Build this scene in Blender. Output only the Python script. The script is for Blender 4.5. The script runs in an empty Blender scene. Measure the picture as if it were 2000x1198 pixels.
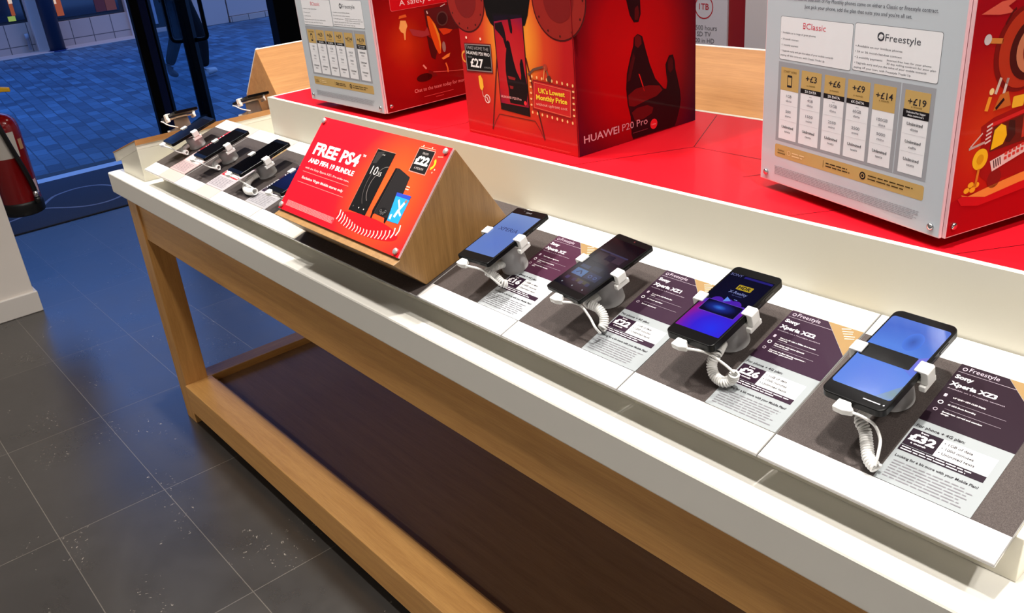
import bpy, bmesh, math, random
from mathutils import Vector, Matrix
random.seed(11)
SC = bpy.context.scene
COL = SC.collection
PI = math.pi

# ------------------------------------------------------------------ camera, world, lights, exposure
cd = bpy.data.cameras.new('camera')
cam = bpy.data.objects.new('camera', cd)
COL.objects.link(cam)
_r = ((0.64945, 0.755798, -0.083567), (0.275436, -0.336256, -0.900592), (-0.708766, 0.561873, -0.426556))
cam.matrix_world = Matrix(((_r[0][0], -_r[1][0], -_r[2][0], 0.0),
                           (_r[0][1], -_r[1][1], -_r[2][1], 0.0),
                           (_r[0][2], -_r[1][2], -_r[2][2], 1.507),
                           (0, 0, 0, 1)))
cd.sensor_fit = 'HORIZONTAL'
cd.sensor_width = 36.0
cd.lens = 1711.66 / 2000 * 36.0
cd.clip_start = 0.02
cd.clip_end = 200
SC.camera = cam
SC.view_settings.view_transform = 'Standard'
SC.view_settings.look = 'None'
SC.view_settings.gamma = 1.0
SC.view_settings.exposure = 0.0
SC.view_settings.use_curve_mapping = False

w = bpy.data.worlds.new('dusk_sky')
SC.world = w
w.use_nodes = True
bg = w.node_tree.nodes['Background']
bg.inputs['Color'].default_value = (0.10, 0.25, 0.75, 1)      # deep blue dusk
bg.inputs['Strength'].default_value = 2.3


def lamp_or_fill(x, y, watts, z=2.84, size=0.16, color=(1.0, 0.94, 0.87), spread=2.2):
    ld = bpy.data.lights.new('spot_or_fill', 'AREA')
    ld.shape = 'DISK'
    ld.size = size
    ld.energy = watts
    ld.color = color
    ld.spread = spread
    o = bpy.data.objects.new('spot_or_fill', ld)
    o.location = (x, y, z)
    COL.objects.link(o)
    return o


for _x in (-2.65, -1.50, -0.36, 0.75):                 # main row right above the display boards
    lamp_or_fill(_x, 0.84, 12.5, size=0.09, spread=1.7)
for _x in (-2.75, -1.6, -0.5, 0.6):                            # second row over the aisle in front of the table
    lamp_or_fill(_x, 0.40, 9)
for _x in (-2.6, -1.2, 0.2):                                   # row over the far side of the island
    lamp_or_fill(_x, 2.4, 5)
for _x in (-3.4, -2.0, -0.6, 0.8, 2.0):                        # added fill: unseen washers behind the camera, to brighten the counter front
    lamp_or_fill(_x, -2.75, 20, size=0.3, color=(1.0, 0.97, 0.92))
for _x, _y, _w in ((-4.6, -0.6, 5), (-4.4, 3.1, 4), (-2.6, 2.95, 12), (-1.2, 2.95, 8)):
    lamp_or_fill(_x, _y, _w, size=0.3)
for _y in (0.0, 4.0, 8.0):                                     # added warm fill lamps that lift the blue facade across the street
    _o = lamp_or_fill(-13.2, _y, 6, z=2.6, size=0.5, color=(1.0, 0.78, 0.64))
    _o.rotation_euler = (0, math.radians(35), 0)


# ------------------------------------------------------------------ materials
def lin(c):
    c = c / 255.0
    return c / 12.92 if c <= 0.04045 else ((c + 0.055) / 1.055) ** 2.4


def L(rgb):
    return (lin(rgb[0]), lin(rgb[1]), lin(rgb[2]), 1.0)


MATS = {}


def mat(name, rgb, rough=0.5, metal=0.0, coat=0.0, spec=0.5, emit=None, es=0.0, trans=0.0):
    if name in MATS:
        return MATS[name]
    m = bpy.data.materials.new(name)
    m.use_nodes = True
    b = m.node_tree.nodes['Principled BSDF']
    b.inputs['Base Color'].default_value = L(rgb)
    b.inputs['Roughness'].default_value = rough
    b.inputs['Metallic'].default_value = metal
    b.inputs['Coat Weight'].default_value = coat
    b.inputs['Coat Roughness'].default_value = 0.06
    b.inputs['Specular IOR Level'].default_value = spec
    b.inputs['Transmission Weight'].default_value = trans
    if emit:
        b.inputs['Emission Color'].default_value = L(emit)
        b.inputs['Emission Strength'].default_value = es
    m.diffuse_color = L(rgb)
    MATS[name] = m
    return m


def ink(rgb, gloss=0.12):
    """printed ink of one flat colour under a glossy film"""
    rgb = tuple(int(v) for v in rgb)
    return mat('ink_%d_%d_%d' % rgb, rgb, 0.5, coat=gloss, spec=0.12)


def glow(rgb, s=1.0):
    return mat('lit_%d_%d_%d_%d' % (*rgb, int(s * 100)), (4, 4, 5), 0.12, emit=rgb, es=s)


class NT:
    def __init__(self, m):
        self.t = m.node_tree
        self.b = self.t.nodes['Principled BSDF']

    def n(self, typ, **kw):
        nd = self.t.nodes.new(typ)
        for k, v in kw.items():
            if k.startswith('_'):
                setattr(nd, k[1:], v)
            else:
                nd.inputs[k.replace('__', ' ')].default_value = v
        return nd

    def l(self, a, b):
        self.t.links.new(a, b)

    def coord(self, scale=(1, 1, 1), rot=(0, 0, 0), loc=(0, 0, 0)):
        tc = self.n('ShaderNodeTexCoord')
        mp = self.n('ShaderNodeMapping')
        mp.inputs['Scale'].default_value = scale
        mp.inputs['Rotation'].default_value = rot
        mp.inputs['Location'].default_value = loc
        self.l(tc.outputs['Object'], mp.inputs['Vector'])
        return mp.outputs['Vector']

    def ramp(self, fac, stops):
        r = self.n('ShaderNodeValToRGB')
        e = r.color_ramp.elements
        while len(e) < len(stops):
            e.new(0.5)
        for i, (p, c) in enumerate(stops):
            e[i].position = p
            e[i].color = c
        self.l(fac, r.inputs['Fac'])
        return r.outputs['Color']

    def noise(self, vec, scale, detail=4, rough=0.5, dist=0.0):
        nz = self.n('ShaderNodeTexNoise')
        nz.inputs['Scale'].default_value = scale
        nz.inputs['Detail'].default_value = detail
        nz.inputs['Roughness'].default_value = rough
        nz.inputs['Distortion'].default_value = dist
        self.l(vec, nz.inputs['Vector'])
        return nz.outputs['Fac']

    def mix(self, fac, a, b, blend='MIX'):
        mx = self.n('ShaderNodeMix', _data_type='RGBA', _blend_type=blend)
        for sock, val in ((mx.inputs[0], fac), (mx.inputs[6], a), (mx.inputs[7], b)):
            if hasattr(val, 'links') or hasattr(val, 'is_linked'):
                self.l(val, sock)
            else:
                sock.default_value = val
        return mx.outputs[2]

    def math(self, op, a, b=0.0):
        mm = self.n('ShaderNodeMath', _operation=op)
        for sock, val in ((mm.inputs[0], a), (mm.inputs[1], b)):
            if hasattr(val, 'is_linked'):
                self.l(val, sock)
            else:
                sock.default_value = val
        return mm.outputs[0]


def wood(name, light, dark, grain='x', rough=0.42, fine=1.0):
    m = mat(name, light, rough)
    t = NT(m)
    sc = {'x': (0.9, 16, 16), 'y': (16, 0.9, 16), 'z': (16, 16, 0.9)}[grain]
    sc = tuple(s * fine for s in sc)
    v = t.coord(sc)
    f1 = t.noise(v, 3.0, 5, 0.6, 0.6)
    v2 = t.coord(tuple(s * 4 for s in sc))
    f2 = t.noise(v2, 6.0, 3, 0.6)
    c = t.ramp(f1, [(0.28, L(dark)), (0.72, L(light))])
    c2 = t.mix(0.25, c, t.ramp(f2, [(0.35, L(dark)), (0.6, L(light))]))
    t.l(c2, t.b.inputs['Base Color'])
    bp = t.n('ShaderNodeBump', Strength=0.06, Distance=0.002)
    t.l(f2, bp.inputs['Height'])
    t.l(bp.outputs['Normal'], t.b.inputs['Normal'])
    return m


def gradient_print(name, stops, center, radius, squash=(1, 1, 1), coat=0.4, noise=0.0):
    """printed radial colour blend; center and radius in the part's own coordinates"""
    m = mat(name, (128, 128, 128), 0.5, coat=min(coat, 0.15), spec=0.12)
    t = NT(m)
    v = t.coord(scale=tuple(s / radius for s in squash), loc=tuple(-c * s / radius for c, s in zip(center, squash)))
    ln = t.n('ShaderNodeVectorMath', _operation='LENGTH')
    t.l(v, ln.inputs[0])
    f = ln.outputs['Value']
    if noise:
        nz = t.noise(t.coord((1, 1, 1)), 14, 4, 0.6)
        f = t.math('ADD', f, t.math('MULTIPLY', t.math('SUBTRACT', nz, 0.5), noise))
    t.l(t.ramp(f, [(p, L(c)) for p, c in stops]), t.b.inputs['Base Color'])
    return m


def screen_mat(name, stops, center, radius, es=1.0, squash=(1, 1, 1)):
    """a lit phone display with a blurred colour wallpaper"""
    m = mat(name, (3, 3, 4), 0.1, spec=0.3)
    t = NT(m)
    v = t.coord(scale=tuple(s / radius for s in squash), loc=tuple(-c * s / radius for c, s in zip(center, squash)))
    ln = t.n('ShaderNodeVectorMath', _operation='LENGTH')
    t.l(v, ln.inputs[0])
    t.l(t.ramp(ln.outputs['Value'], [(p, L(c)) for p, c in stops]), t.b.inputs['Emission Color'])
    t.b.inputs['Emission Strength'].default_value = es
    return m


WHITE = mat('white_solid_surface', (238, 236, 228), 0.28)
WHITE_P = mat('white_plastic', (232, 232, 230), 0.3)
GREY_P = mat('pale_grey_plastic', (158, 157, 158), 0.5)
IVORY = mat('ivory_laminate', (226, 222, 206), 0.4)
OAK_X = wood('oak_along', (212, 160, 92), (178, 126, 66), 'x')
OAK_Y = wood('oak_across', (212, 160, 92), (178, 126, 66), 'y')
OAK_Z = wood('oak_upright', (206, 154, 88), (170, 120, 62), 'z')
OAK_BLOCK = wood('oak_block', (162, 122, 70), (122, 88, 46), 'z', fine=1.6)
OAK_PALE = wood('oak_pale', (204, 148, 90), (172, 118, 66), 'x', fine=0.9)
OAK_PALE_Y = wood('oak_pale_across', (204, 148, 90), (172, 118, 66), 'y', fine=0.9)
SHELF_W = wood('walnut_shelf', (146, 108, 74), (120, 86, 56), 'x', 0.5)
BLACK_M = mat('black_frame', (8, 8, 9), 0.6, spec=0.15)
BLACK_G = mat('black_gloss', (4, 4, 5), 0.3, spec=0.15)
STEEL = mat('brushed_steel', (200, 200, 202), 0.25, metal=1.0)
ACRYL_EDGE = mat('acrylic_edge', (150, 148, 146), 0.15, coat=0.5)
PINK_EDGE = mat('acrylic_pink_edge', (232, 190, 196), 0.2, coat=0.5)  # pale pink acrylic of the sign and cube panels


# ------------------------------------------------------------------ mesh helpers
class MB:
    def __init__(self):
        self.v, self.f, self.mi, self.sm, self.mats = [], [], [], [], []

    def m(self, material):
        if material not in self.mats:
            self.mats.append(material)
        return self.mats.index(material)

    def add(self, vs, fs, material, smooth=False, M=None):
        o = len(self.v)
        for p in vs:
            p = Vector(p)
            self.v.append(M @ p if M is not None else p)
        k = self.m(material)
        for f in fs:
            self.f.append([i + o for i in f])
            self.mi.append(k)
            self.sm.append(smooth)
        return self

    def box(self, x0, x1, y0, y1, z0, z1, material, M=None):
        vs = [(x0, y0, z0), (x1, y0, z0), (x1, y1, z0), (x0, y1, z0), (x0, y0, z1), (x1, y0, z1), (x1, y1, z1), (x0, y1, z1)]
        fs = [(3, 2, 1, 0), (4, 5, 6, 7), (0, 1, 5, 4), (1, 2, 6, 5), (2, 3, 7, 6), (3, 0, 4, 7)]
        return self.add(vs, fs, material, False, M)

    def prism(self, pts, a0, a1, material, plane='yz', M=None, smooth=False):
        """extrude a 2-D outline along the remaining axis"""
        def P(p, a):
            return {'yz': (a, p[0], p[1]), 'xz': (p[0], a, p[1]), 'xy': (p[0], p[1], a)}[plane]
        n = len(pts)
        vs = [P(p, a0) for p in pts] + [P(p, a1) for p in pts]
        ar = sum(pts[i][0] * pts[(i + 1) % n][1] - pts[(i + 1) % n][0] * pts[i][1] for i in range(n))
        flip = (ar > 0) == (plane == 'xz')
        fs = [list(range(n))[::-1], [n + i for i in range(n)]] + [[i, (i + 1) % n, n + (i + 1) % n, n + i] for i in range(n)]
        if (a1 < a0) != flip:
            fs = [f[::-1] for f in fs]
        return self.add(vs, fs, material, smooth, M)

    def tube(self, path, r, material, n=8, M=None):
        path = [Vector(p) for p in path]
        rs = r if isinstance(r, (list, tuple)) else [r] * len(path)
        vs, fs = [], []
        t0 = (path[1] - path[0]).normalized()
        ref = Vector((0, 0, 1)) if abs(t0.z) < 0.9 else Vector((1, 0, 0))
        u = t0.cross(ref).normalized()
        for i, p in enumerate(path):
            a = path[max(i - 1, 0)]
            b = path[min(i + 1, len(path) - 1)]
            t = (b - a).normalized()
            u = (u - t * u.dot(t)).normalized()
            w_ = t.cross(u)
            for k in range(n):
                an = 2 * PI * k / n
                vs.append(p + (u * math.cos(an) + w_ * math.sin(an)) * rs[i])
        for i in range(len(path) - 1):
            for k in range(n):
                k2 = (k + 1) % n
                fs.append((i * n + k, i * n + k2, (i + 1) * n + k2, (i + 1) * n + k))
        fs.append(list(range(n))[::-1])
        fs.append([(len(path) - 1) * n + k for k in range(n)])
        return self.add(vs, fs, material, True, M)

    def lathe(self, prof, material, n=28, M=None, smooth=True):
        vs, fs = [], []
        for r, z in prof:
            for k in range(n):
                a = 2 * PI * k / n
                vs.append((max(r, 1e-5) * math.cos(a), max(r, 1e-5) * math.sin(a), z))
        for i in range(len(prof) - 1):
            for k in range(n):
                k2 = (k + 1) % n
                fs.append((i * n + k, i * n + k2, (i + 1) * n + k2, (i + 1) * n + k))
        fs.append(list(range(n))[::-1])
        fs.append([(len(prof) - 1) * n + k for k in range(n)])
        return self.add(vs, fs, material, smooth, M)

    def build(self, name, parent=None, bevel=0.0, seg=2):
        me = bpy.data.meshes.new(name)
        me.from_pydata([tuple(p) for p in self.v], [], self.f)
        for mm in self.mats:
            me.materials.append(mm)
        me.polygons.foreach_set('material_index', self.mi)
        me.polygons.foreach_set('use_smooth', self.sm)
        me.update()
        o = bpy.data.objects.new(name, me)
        COL.objects.link(o)
        if parent is not None:
            o.parent = parent
        if bevel:
            b = o.modifiers.new('bevel', 'BEVEL')
            b.width = bevel
            b.segments = seg
            b.limit_method = 'ANGLE'
            b.angle_limit = math.radians(40)
        return o


def rrect(u0, v0, u1, v1, r, n=5):
    pts = []
    for cx, cy, a0 in ((u1 - r, v0 + r, -90), (u1 - r, v1 - r, 0), (u0 + r, v1 - r, 90), (u0 + r, v0 + r, 180)):
        for k in range(n + 1):
            a = math.radians(a0 + 90 * k / n)
            pts.append((cx + r * math.cos(a), cy + r * math.sin(a)))
    return pts


def spline(pts, n=8):
    pts = [Vector(p) for p in pts]
    out = []
    for i in range(len(pts) - 1):
        p0, p1, p2, p3 = pts[max(i - 1, 0)], pts[i], pts[i + 1], pts[min(i + 2, len(pts) - 1)]
        for k in range(n):
            t = k / n
            out.append(0.5 * ((2 * p1) + (p2 - p0) * t + (2 * p0 - 5 * p1 + 4 * p2 - p3) * t * t + (3 * p1 - p0 - 3 * p2 + p3) * t ** 3))
    out.append(pts[-1])
    return out


_TX = {}


def text_geo(s, bold=0.0):
    k = (s, bold)
    if k in _TX:
        return _TX[k]
    cu = bpy.data.curves.new('t', 'FONT')
    cu.body = s
    cu.resolution_u = 2
    cu.offset = bold
    cu.fill_mode = 'FRONT'
    o = bpy.data.objects.new('t', cu)
    COL.objects.link(o)
    dg = bpy.context.evaluated_depsgraph_get()
    me = bpy.data.meshes.new_from_object(o.evaluated_get(dg))
    vs = [(v.co.x, v.co.y) for v in me.vertices]
    fs = [tuple(p.vertices) for p in me.polygons]
    bpy.data.objects.remove(o)
    bpy.data.curves.remove(cu)
    bpy.data.meshes.remove(me)
    x0 = min(v[0] for v in vs)
    x1 = max(v[0] for v in vs)
    vs = [(v[0] - x0, v[1]) for v in vs]
    # consistent facing
    fs2 = []
    for f in fs:
        ar = sum(vs[f[i]][0] * vs[f[(i + 1) % len(f)]][1] - vs[f[(i + 1) % len(f)]][0] * vs[f[i]][1] for i in range(len(f)))
        fs2.append(f if ar > 0 else f[::-1])
    _TX[k] = (vs, fs2, x1 - x0)
    return _TX[k]


CAP = 0.728


class Art:
    """flat printing on a face: frame origin o, axes du and dv (metres), layers lifted a hair along the normal"""
    def __init__(self, o, du, dv, step=0.00012):
        self.mb = MB()
        self.o, self.du, self.dv = Vector(o), Vector(du).normalized(), Vector(dv).normalized()
        self.nn = self.du.cross(self.dv)
        self.step = step

    def P(self, u, v, layer):
        return self.o + self.du * u + self.dv * v + self.nn * (self.step * layer)

    def poly(self, pts, c, layer=1):
        ar = sum(pts[i][0] * pts[(i + 1) % len(pts)][1] - pts[(i + 1) % len(pts)][0] * pts[i][1] for i in range(len(pts)))
        if ar < 0:
            pts = pts[::-1]
        mm = c if isinstance(c, bpy.types.Material) else ink(c)
        self.mb.add([self.P(u, v, layer) for u, v in pts], [list(range(len(pts)))], mm)
        return self

    def rect(self, u0, v0, u1, v1, c, layer=1):
        return self.poly([(u0, v0), (u1, v0), (u1, v1), (u0, v1)], c, layer)

    def rr(self, u0, v0, u1, v1, r, c, layer=1):
        return self.poly(rrect(u0, v0, u1, v1, r), c, layer)

    def disc(self, u, v, r, c, layer=1, ry=None, n=28):
        ry = ry or r
        return self.poly([(u + r * math.cos(2 * PI * k / n), v + ry * math.sin(2 * PI * k / n)) for k in range(n)], c, layer)

    def ring(self, u, v, r, wd, c, layer=1, n=28, a0=0, a1=360, ry=None):
        ry = ry or r
        mm = c if isinstance(c, bpy.types.Material) else ink(c)
        for k in range(n):
            b0 = math.radians(a0 + (a1 - a0) * k / n)
            b1 = math.radians(a0 + (a1 - a0) * (k + 1) / n)
            q = [(u + (r - wd) * math.cos(b0), v + (ry - wd) * math.sin(b0)), (u + r * math.cos(b0), v + ry * math.sin(b0)),
                 (u + r * math.cos(b1), v + ry * math.sin(b1)), (u + (r - wd) * math.cos(b1), v + (ry - wd) * math.sin(b1))]
            self.mb.add([self.P(a, b, layer) for a, b in q], [(0, 1, 2, 3)], mm)
        return self

    def line(self, pts, wd, c, layer=1):
        for (a, b), (e, f) in zip(pts[:-1], pts[1:]):
            d = Vector((e - a, f - b))
            if d.length < 1e-9:
                continue
            p = Vector((-d.y, d.x)).normalized() * (wd / 2)
            self.poly([(a - p.x, b - p.y), (e - p.x, f - p.y), (e + p.x, f + p.y), (a + p.x, b + p.y)], c, layer)
        return self

    def text(self, s, u, v, c, h=None, w=None, bold=0.0, layer=3, align='L', slant=0.0):
        vs, fs, wid = text_geo(s, bold)
        sy = h / CAP if h else w / wid
        sx = w / wid if w else sy
        if align == 'C':
            u = u - wid * sx / 2
        elif align == 'R':
            u = u - wid * sx
        mm = c if isinstance(c, bpy.types.Material) else ink(c)
        self.mb.add([self.P(u + x * sx + y * sy * slant, v + y * sy, layer) for x, y in vs], fs, mm)
        return self

    def greek(self, u0, v0, u1, v1, rows, c, layer=2, fill=0.5, ragged=0.15):
        """too small to read: rows of word-length dashes"""
        rh = (v1 - v0) / rows
        mm = c if isinstance(c, bpy.types.Material) else ink(c)
        for r in range(rows):
            y = v1 - rh * (r + 0.5)
            x = u0
            end = u1 - (u1 - u0) * random.random() * ragged
            while x < end:
                wd = rh * random.uniform(1.2, 4.2)
                e = min(x + wd, end)
                self.rect(x, y - rh * fill / 2, e, y + rh * fill / 2, mm, layer)
                x = e + rh * 0.45
        return self

    def build(self, name, parent=None):
        return self.mb.build(name, parent)


# ------------------------------------------------------------------ scene bookkeeping
def tag(o, label, cat, group=None, kind=None):
    o['label'] = label
    o['category'] = cat
    if group:
        o['group'] = group
    if kind:
        o['kind'] = kind
    return o


def thing(name, label, cat, loc=(0, 0, 0), rotz=0.0, group=None, M=None):
    o = bpy.data.objects.new(name, None)
    o.empty_display_size = 0.05
    COL.objects.link(o)
    if M is not None:
        o.matrix_world = M
    else:
        o.location = loc
        o.rotation_euler = (0, 0, rotz)
    return tag(o, label, cat, group)


def struct(o):
    o['kind'] = 'structure'
    return o


def copy_tree(o, parent=None):
    c = o.copy()
    COL.objects.link(c)
    if parent is not None:
        c.parent = parent
    for ch in list(o.children):
        copy_tree(ch, c)
    return c


# ================================================================== THE SHOP AND THE STREET
def floor_material():
    m = mat('slate_floor_tile', (64, 60, 56), 0.3, spec=1.0)
    t = NT(m)
    v = t.coord(loc=(2.353 + 0.595 * 8, -0.497 + 0.2965 * 12, 0))
    br = t.n('ShaderNodeTexBrick', _offset=0.0, _offset_frequency=1, _squash=1.0)
    br.inputs['Color1'].default_value = L((76, 73, 70))
    br.inputs['Color2'].default_value = L((64, 62, 61))
    br.inputs['Mortar'].default_value = L((128, 122, 114))
    br.inputs['Scale'].default_value = 1.0
    br.inputs['Mortar Size'].default_value = 0.0013
    br.inputs['Mortar Smooth'].default_value = 0.2
    br.inputs['Brick Width'].default_value = 0.595
    br.inputs['Row Height'].default_value = 0.2965
    t.l(v, br.inputs['Vector'])
    cloud = t.noise(t.coord((1, 1.3, 1)), 3.2, 6, 0.62, 0.4)
    c = t.mix(0.55, br.outputs['Color'], t.ramp(cloud, [(0.3, (0.35, 0.34, 0.33, 1)), (0.75, (1, 1, 1, 1))]), 'MULTIPLY')
    c = t.mix(1.0, c, (0.66, 0.65, 0.64, 1), 'MULTIPLY')
    # chalky scuffs left in patches
    scuff = t.noise(t.coord((1, 1, 1)), 85, 3, 0.65, 0.6)
    where = t.noise(t.coord((1.0, 1.6, 1)), 4.5, 3, 0.5)
    sm_ = t.math('MULTIPLY', t.math('GREATER_THAN', scuff, 0.655), t.math('GREATER_THAN', where, 0.57))
    c = t.mix(t.math('MULTIPLY', sm_, 0.7), c, L((150, 142, 132)))
    t.l(c, t.b.inputs['Base Color'])
    rr_ = t.n('ShaderNodeMapRange')
    rr_.inputs['To Min'].default_value = 0.22
    rr_.inputs['To Max'].default_value = 0.36
    t.l(cloud, rr_.inputs['Value'])
    t.l(rr_.outputs['Result'], t.b.inputs['Roughness'])
    bp = t.n('ShaderNodeBump', Strength=0.12, Distance=0.004)
    t.l(t.math('ADD', t.noise(t.coord(), 9, 5, 0.6), t.math('MULTIPLY', br.outputs['Fac'], -0.8)), bp.inputs['Height'])
    t.l(bp.outputs['Normal'], t.b.inputs['Normal'])
    return m


def paver_material():
    m = mat('street_pavers', (70, 90, 110), 0.62)
    t = NT(m)
    v = t.coord(rot=(0, 0, math.radians(6)))
    wob = t.n('ShaderNodeTexNoise')
    wob.inputs['Scale'].default_value = 2.2
    wob.inputs['Detail'].default_value = 3
    t.l(v, wob.inputs['Vector'])
    va = t.n('ShaderNodeVectorMath', _operation='MULTIPLY_ADD')
    t.l(wob.outputs['Color'], va.inputs[0])
    va.inputs[1].default_value = (0.045, 0.045, 0)
    t.l(v, va.inputs[2])
    v = va.outputs['Vector']
    br = t.n('ShaderNodeTexBrick', _offset=0.5, _offset_frequency=2)
    br.inputs['Color1'].default_value = L((88, 122, 146))
    br.inputs['Color2'].default_value = L((50, 74, 96))
    br.inputs['Mortar'].default_value = L((44, 64, 84))
    br.inputs['Mortar Size'].default_value = 0.005
    br.inputs['Mortar Smooth'].default_value = 0.3
    br.inputs['Brick Width'].default_value = 0.21
    br.inputs['Row Height'].default_value = 0.105
    br.inputs['Scale'].default_value = 1.0
    t.l(v, br.inputs['Vector'])
    nz = t.noise(t.coord(), 1.4, 5, 0.6)
    c = t.mix(0.8, br.outputs['Color'], t.ramp(nz, [(0.3, (0.55, 0.58, 0.62, 1)), (0.7, (1.15, 1.15, 1.15, 1))]), 'MULTIPLY')
    t.l(c, t.b.inputs['Base Color'])
    bp = t.n('ShaderNodeBump', Strength=0.5, Distance=0.01)
    t.l(t.math('ADD', t.noise(t.coord(), 14, 3, 0.6), t.math('MULTIPLY', br.outputs['Fac'], -0.9)), bp.inputs['Height'])
    t.l(bp.outputs['Normal'], t.b.inputs['Normal'])
    return m


def mat_material():
    m = mat('entrance_carpet', (46, 50, 66), 0.9)
    t = NT(m)
    nz = t.noise(t.coord(), 260, 2, 0.6)
    t.l(t.ramp(nz, [(0.3, L((44, 47, 60))), (0.7, L((66, 70, 86)))]), t.b.inputs['Base Color'])
    return m


DOORX = -6.50
struct(MB().box(-6.46, 3.0, -3.2, 4.6, -0.06, 0.0, floor_material()).build('floor'))
PLASTER = mat('white_plaster', (226, 218, 210), 0.75)
CEIL = mat('ceiling_charcoal', (46, 46, 48), 0.9)
struct(MB().box(-6.6, 3.1, -3.3, 4.7, 2.9, 3.0, CEIL).build('ceiling'))
struct(MB().box(3.0, 3.1, -3.3, 4.7, -0.06, 2.9, PLASTER).build('wall_right'))
struct(MB().box(-6.46, 3.0, -3.3, -3.2, -0.06, 2.9, PLASTER).build('wall_front'))
struct(MB().box(-6.46, 3.0, 4.6, 4.7, -0.06, 2.9, mat('pale_wall', (214, 206, 208), 0.7)).build('wall_back'))
# the shop front: solid wall up to the doorway, lintel over it, solid wall beyond
_lw = MB()
_lw.box(-6.62, -6.46, -3.3, 0.35, -0.06, 2.9, PLASTER)
_lw.box(-6.62, -6.46, 0.35, 4.7, 2.45, 2.9, PLASTER)
struct(_lw.build('wall_left'))
# pier beside the doorway, with its skirting
struct(MB().box(-4.95, -4.132, -1.2, 0.601, 0.0, 2.9, PLASTER).build('wall_pier', None, 0.004))
struct(MB().box(-4.962, -4.120, -1.212, 0.613, 0.0, 0.095, mat('skirting_white', (214, 208, 202), 0.5)).build('baseboard_pier', None, 0.004))
# threshold strip in the doorway
struct(MB().box(-6.575, -6.455, 0.35, 4.6, 0.0, 0.006, mat('aluminium_strip', (222, 224, 228), 0.45, metal=0.15)).build('trim_1', None, 0.002))
struct(MB().box(-6.70, -6.575, 0.35, 4.6, -0.03, 0.004, mat('dark_drain_strip', (40, 44, 50), 0.6)).build('trim_2', None, 0.002))

# carpet mat with a looped outline
mt = thing('entrance_mat', 'dark blue entrance mat with a pale looped line, just inside the doorway', 'mat', (-5.95, 1.0, 0.0))
MB().box(-0.50, 0.55, -0.6, 1.0, 0.0, 0.008, mat_material()).build('carpet', mt, 0.003)
lp = Art((0, 0, 0.0084), (1, 0, 0), (0, 1, 0))
_ctr = [(0.16, 0.04), (0.075, 0.065), (-0.03, 0.13), (-0.09, 0.19), (-0.129, 0.318), (-0.087, 0.427), (0.021, 0.492), (0.17, 0.51),
        (0.311, 0.47), (0.371, 0.364), (0.358, 0.253), (0.281, 0.155), (0.16, 0.04), (0.212, -0.076), (0.257, -0.164), (0.29, -0.30),
        (0.20, -0.42), (0.05, -0.44), (-0.08, -0.36), (-0.10, -0.22), (-0.02, -0.10), (0.08, -0.02), (0.16, 0.04)]
_sp = spline([(a, b, 0) for a, b in _ctr], 5)
lp.line([(p.x, p.y) for p in _sp], 0.022, mat('pale_loop_yarn', (150, 152, 166), 0.9), 1)
lp.build('loop_outline', mt)

# street
struct(MB().box(-32, -6.70, -14, 26, -0.08, -0.001, paver_material()).build('ground'))

# ---- door leaf standing open, posts
dr = bpy.data.objects.new('door_1', None)
COL.objects.link(dr)
struct(dr)
dr.location = (DOORX, 2.066, 0)
_p = MB()
_p.box(-0.02, 0.03, 0.0, 0.06, 0.0, 2.45, BLACK_M)
_p.build('door_post', dr, 0.004)
NAVY = mat('navy_sheen_and_coat', (26, 42, 92), 0.5, spec=0.2)  # on the door: blue reflection put into the colour; on the column: its coat
MB().box(-0.02, 0.025, 0.061, 0.115, 0.0, 2.45, NAVY).build('door_post', dr, 0.004)  # dark glass band beside the post, its blue reflection painted in
# leaf swings outwards
_a, _b = Vector((-0.01, 0.12, 0)), Vector((-0.60, 0.61, 0))
_d = (_b - _a).normalized()
leafM = Matrix(((_d.x, -_d.y, 0, _a.x), (_d.y, _d.x, 0, _a.y), (0, 0, 1, 0), (0, 0, 0, 1)))
_len = (_b - _a).length
_f = MB()
_f.box(0, 0.05, -0.02, 0.02, 0.01, 2.4, BLACK_M, leafM)
_f.box(_len - 0.085, _len, -0.045, 0.045, 0.01, 2.4, BLACK_M, leafM)
_f.box(0.05, _len - 0.085, -0.02, 0.02, 0.01, 0.10, BLACK_M, leafM)
_f.box(0.05, _len - 0.085, -0.02, 0.02, 2.3, 2.4, BLACK_M, leafM)
_f.build('door_frame', dr, 0.003)


def glass_mat(name='clear_glass', tint=(0.80, 0.88, 0.92)):
    if name in MATS:
        return MATS[name]
    m = mat(name, (255, 255, 255), 0.02)
    nt = m.node_tree
    for nd in list(nt.nodes):
        nt.nodes.remove(nd)
    out = nt.nodes.new('ShaderNodeOutputMaterial')
    tr = nt.nodes.new('ShaderNodeBsdfTransparent')
    tr.inputs['Color'].default_value = (*tint, 1)
    gl = nt.nodes.new('ShaderNodeBsdfGlossy')
    gl.inputs['Roughness'].default_value = 0.03
    lw = nt.nodes.new('ShaderNodeLayerWeight')
    pw = nt.nodes.new('ShaderNodeMath')
    pw.operation = 'POWER'
    pw.inputs[1].default_value = 5.0
    nt.links.new(lw.outputs['Facing'], pw.inputs[0])
    fr = nt.nodes.new('ShaderNodeMath')
    fr.operation = 'MULTIPLY_ADD'
    fr.inputs[1].default_value = 0.3
    fr.inputs[2].default_value = 0.02
    nt.links.new(pw.outputs[0], fr.inputs[0])
    mx = nt.nodes.new('ShaderNodeMixShader')
    nt.links.new(fr.outputs[0], mx.inputs[0])
    nt.links.new(tr.outputs[0], mx.inputs[1])
    nt.links.new(gl.outputs[0], mx.inputs[2])
    nt.links.new(mx.outputs[0], out.inputs['Surface'])
    return m


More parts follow.
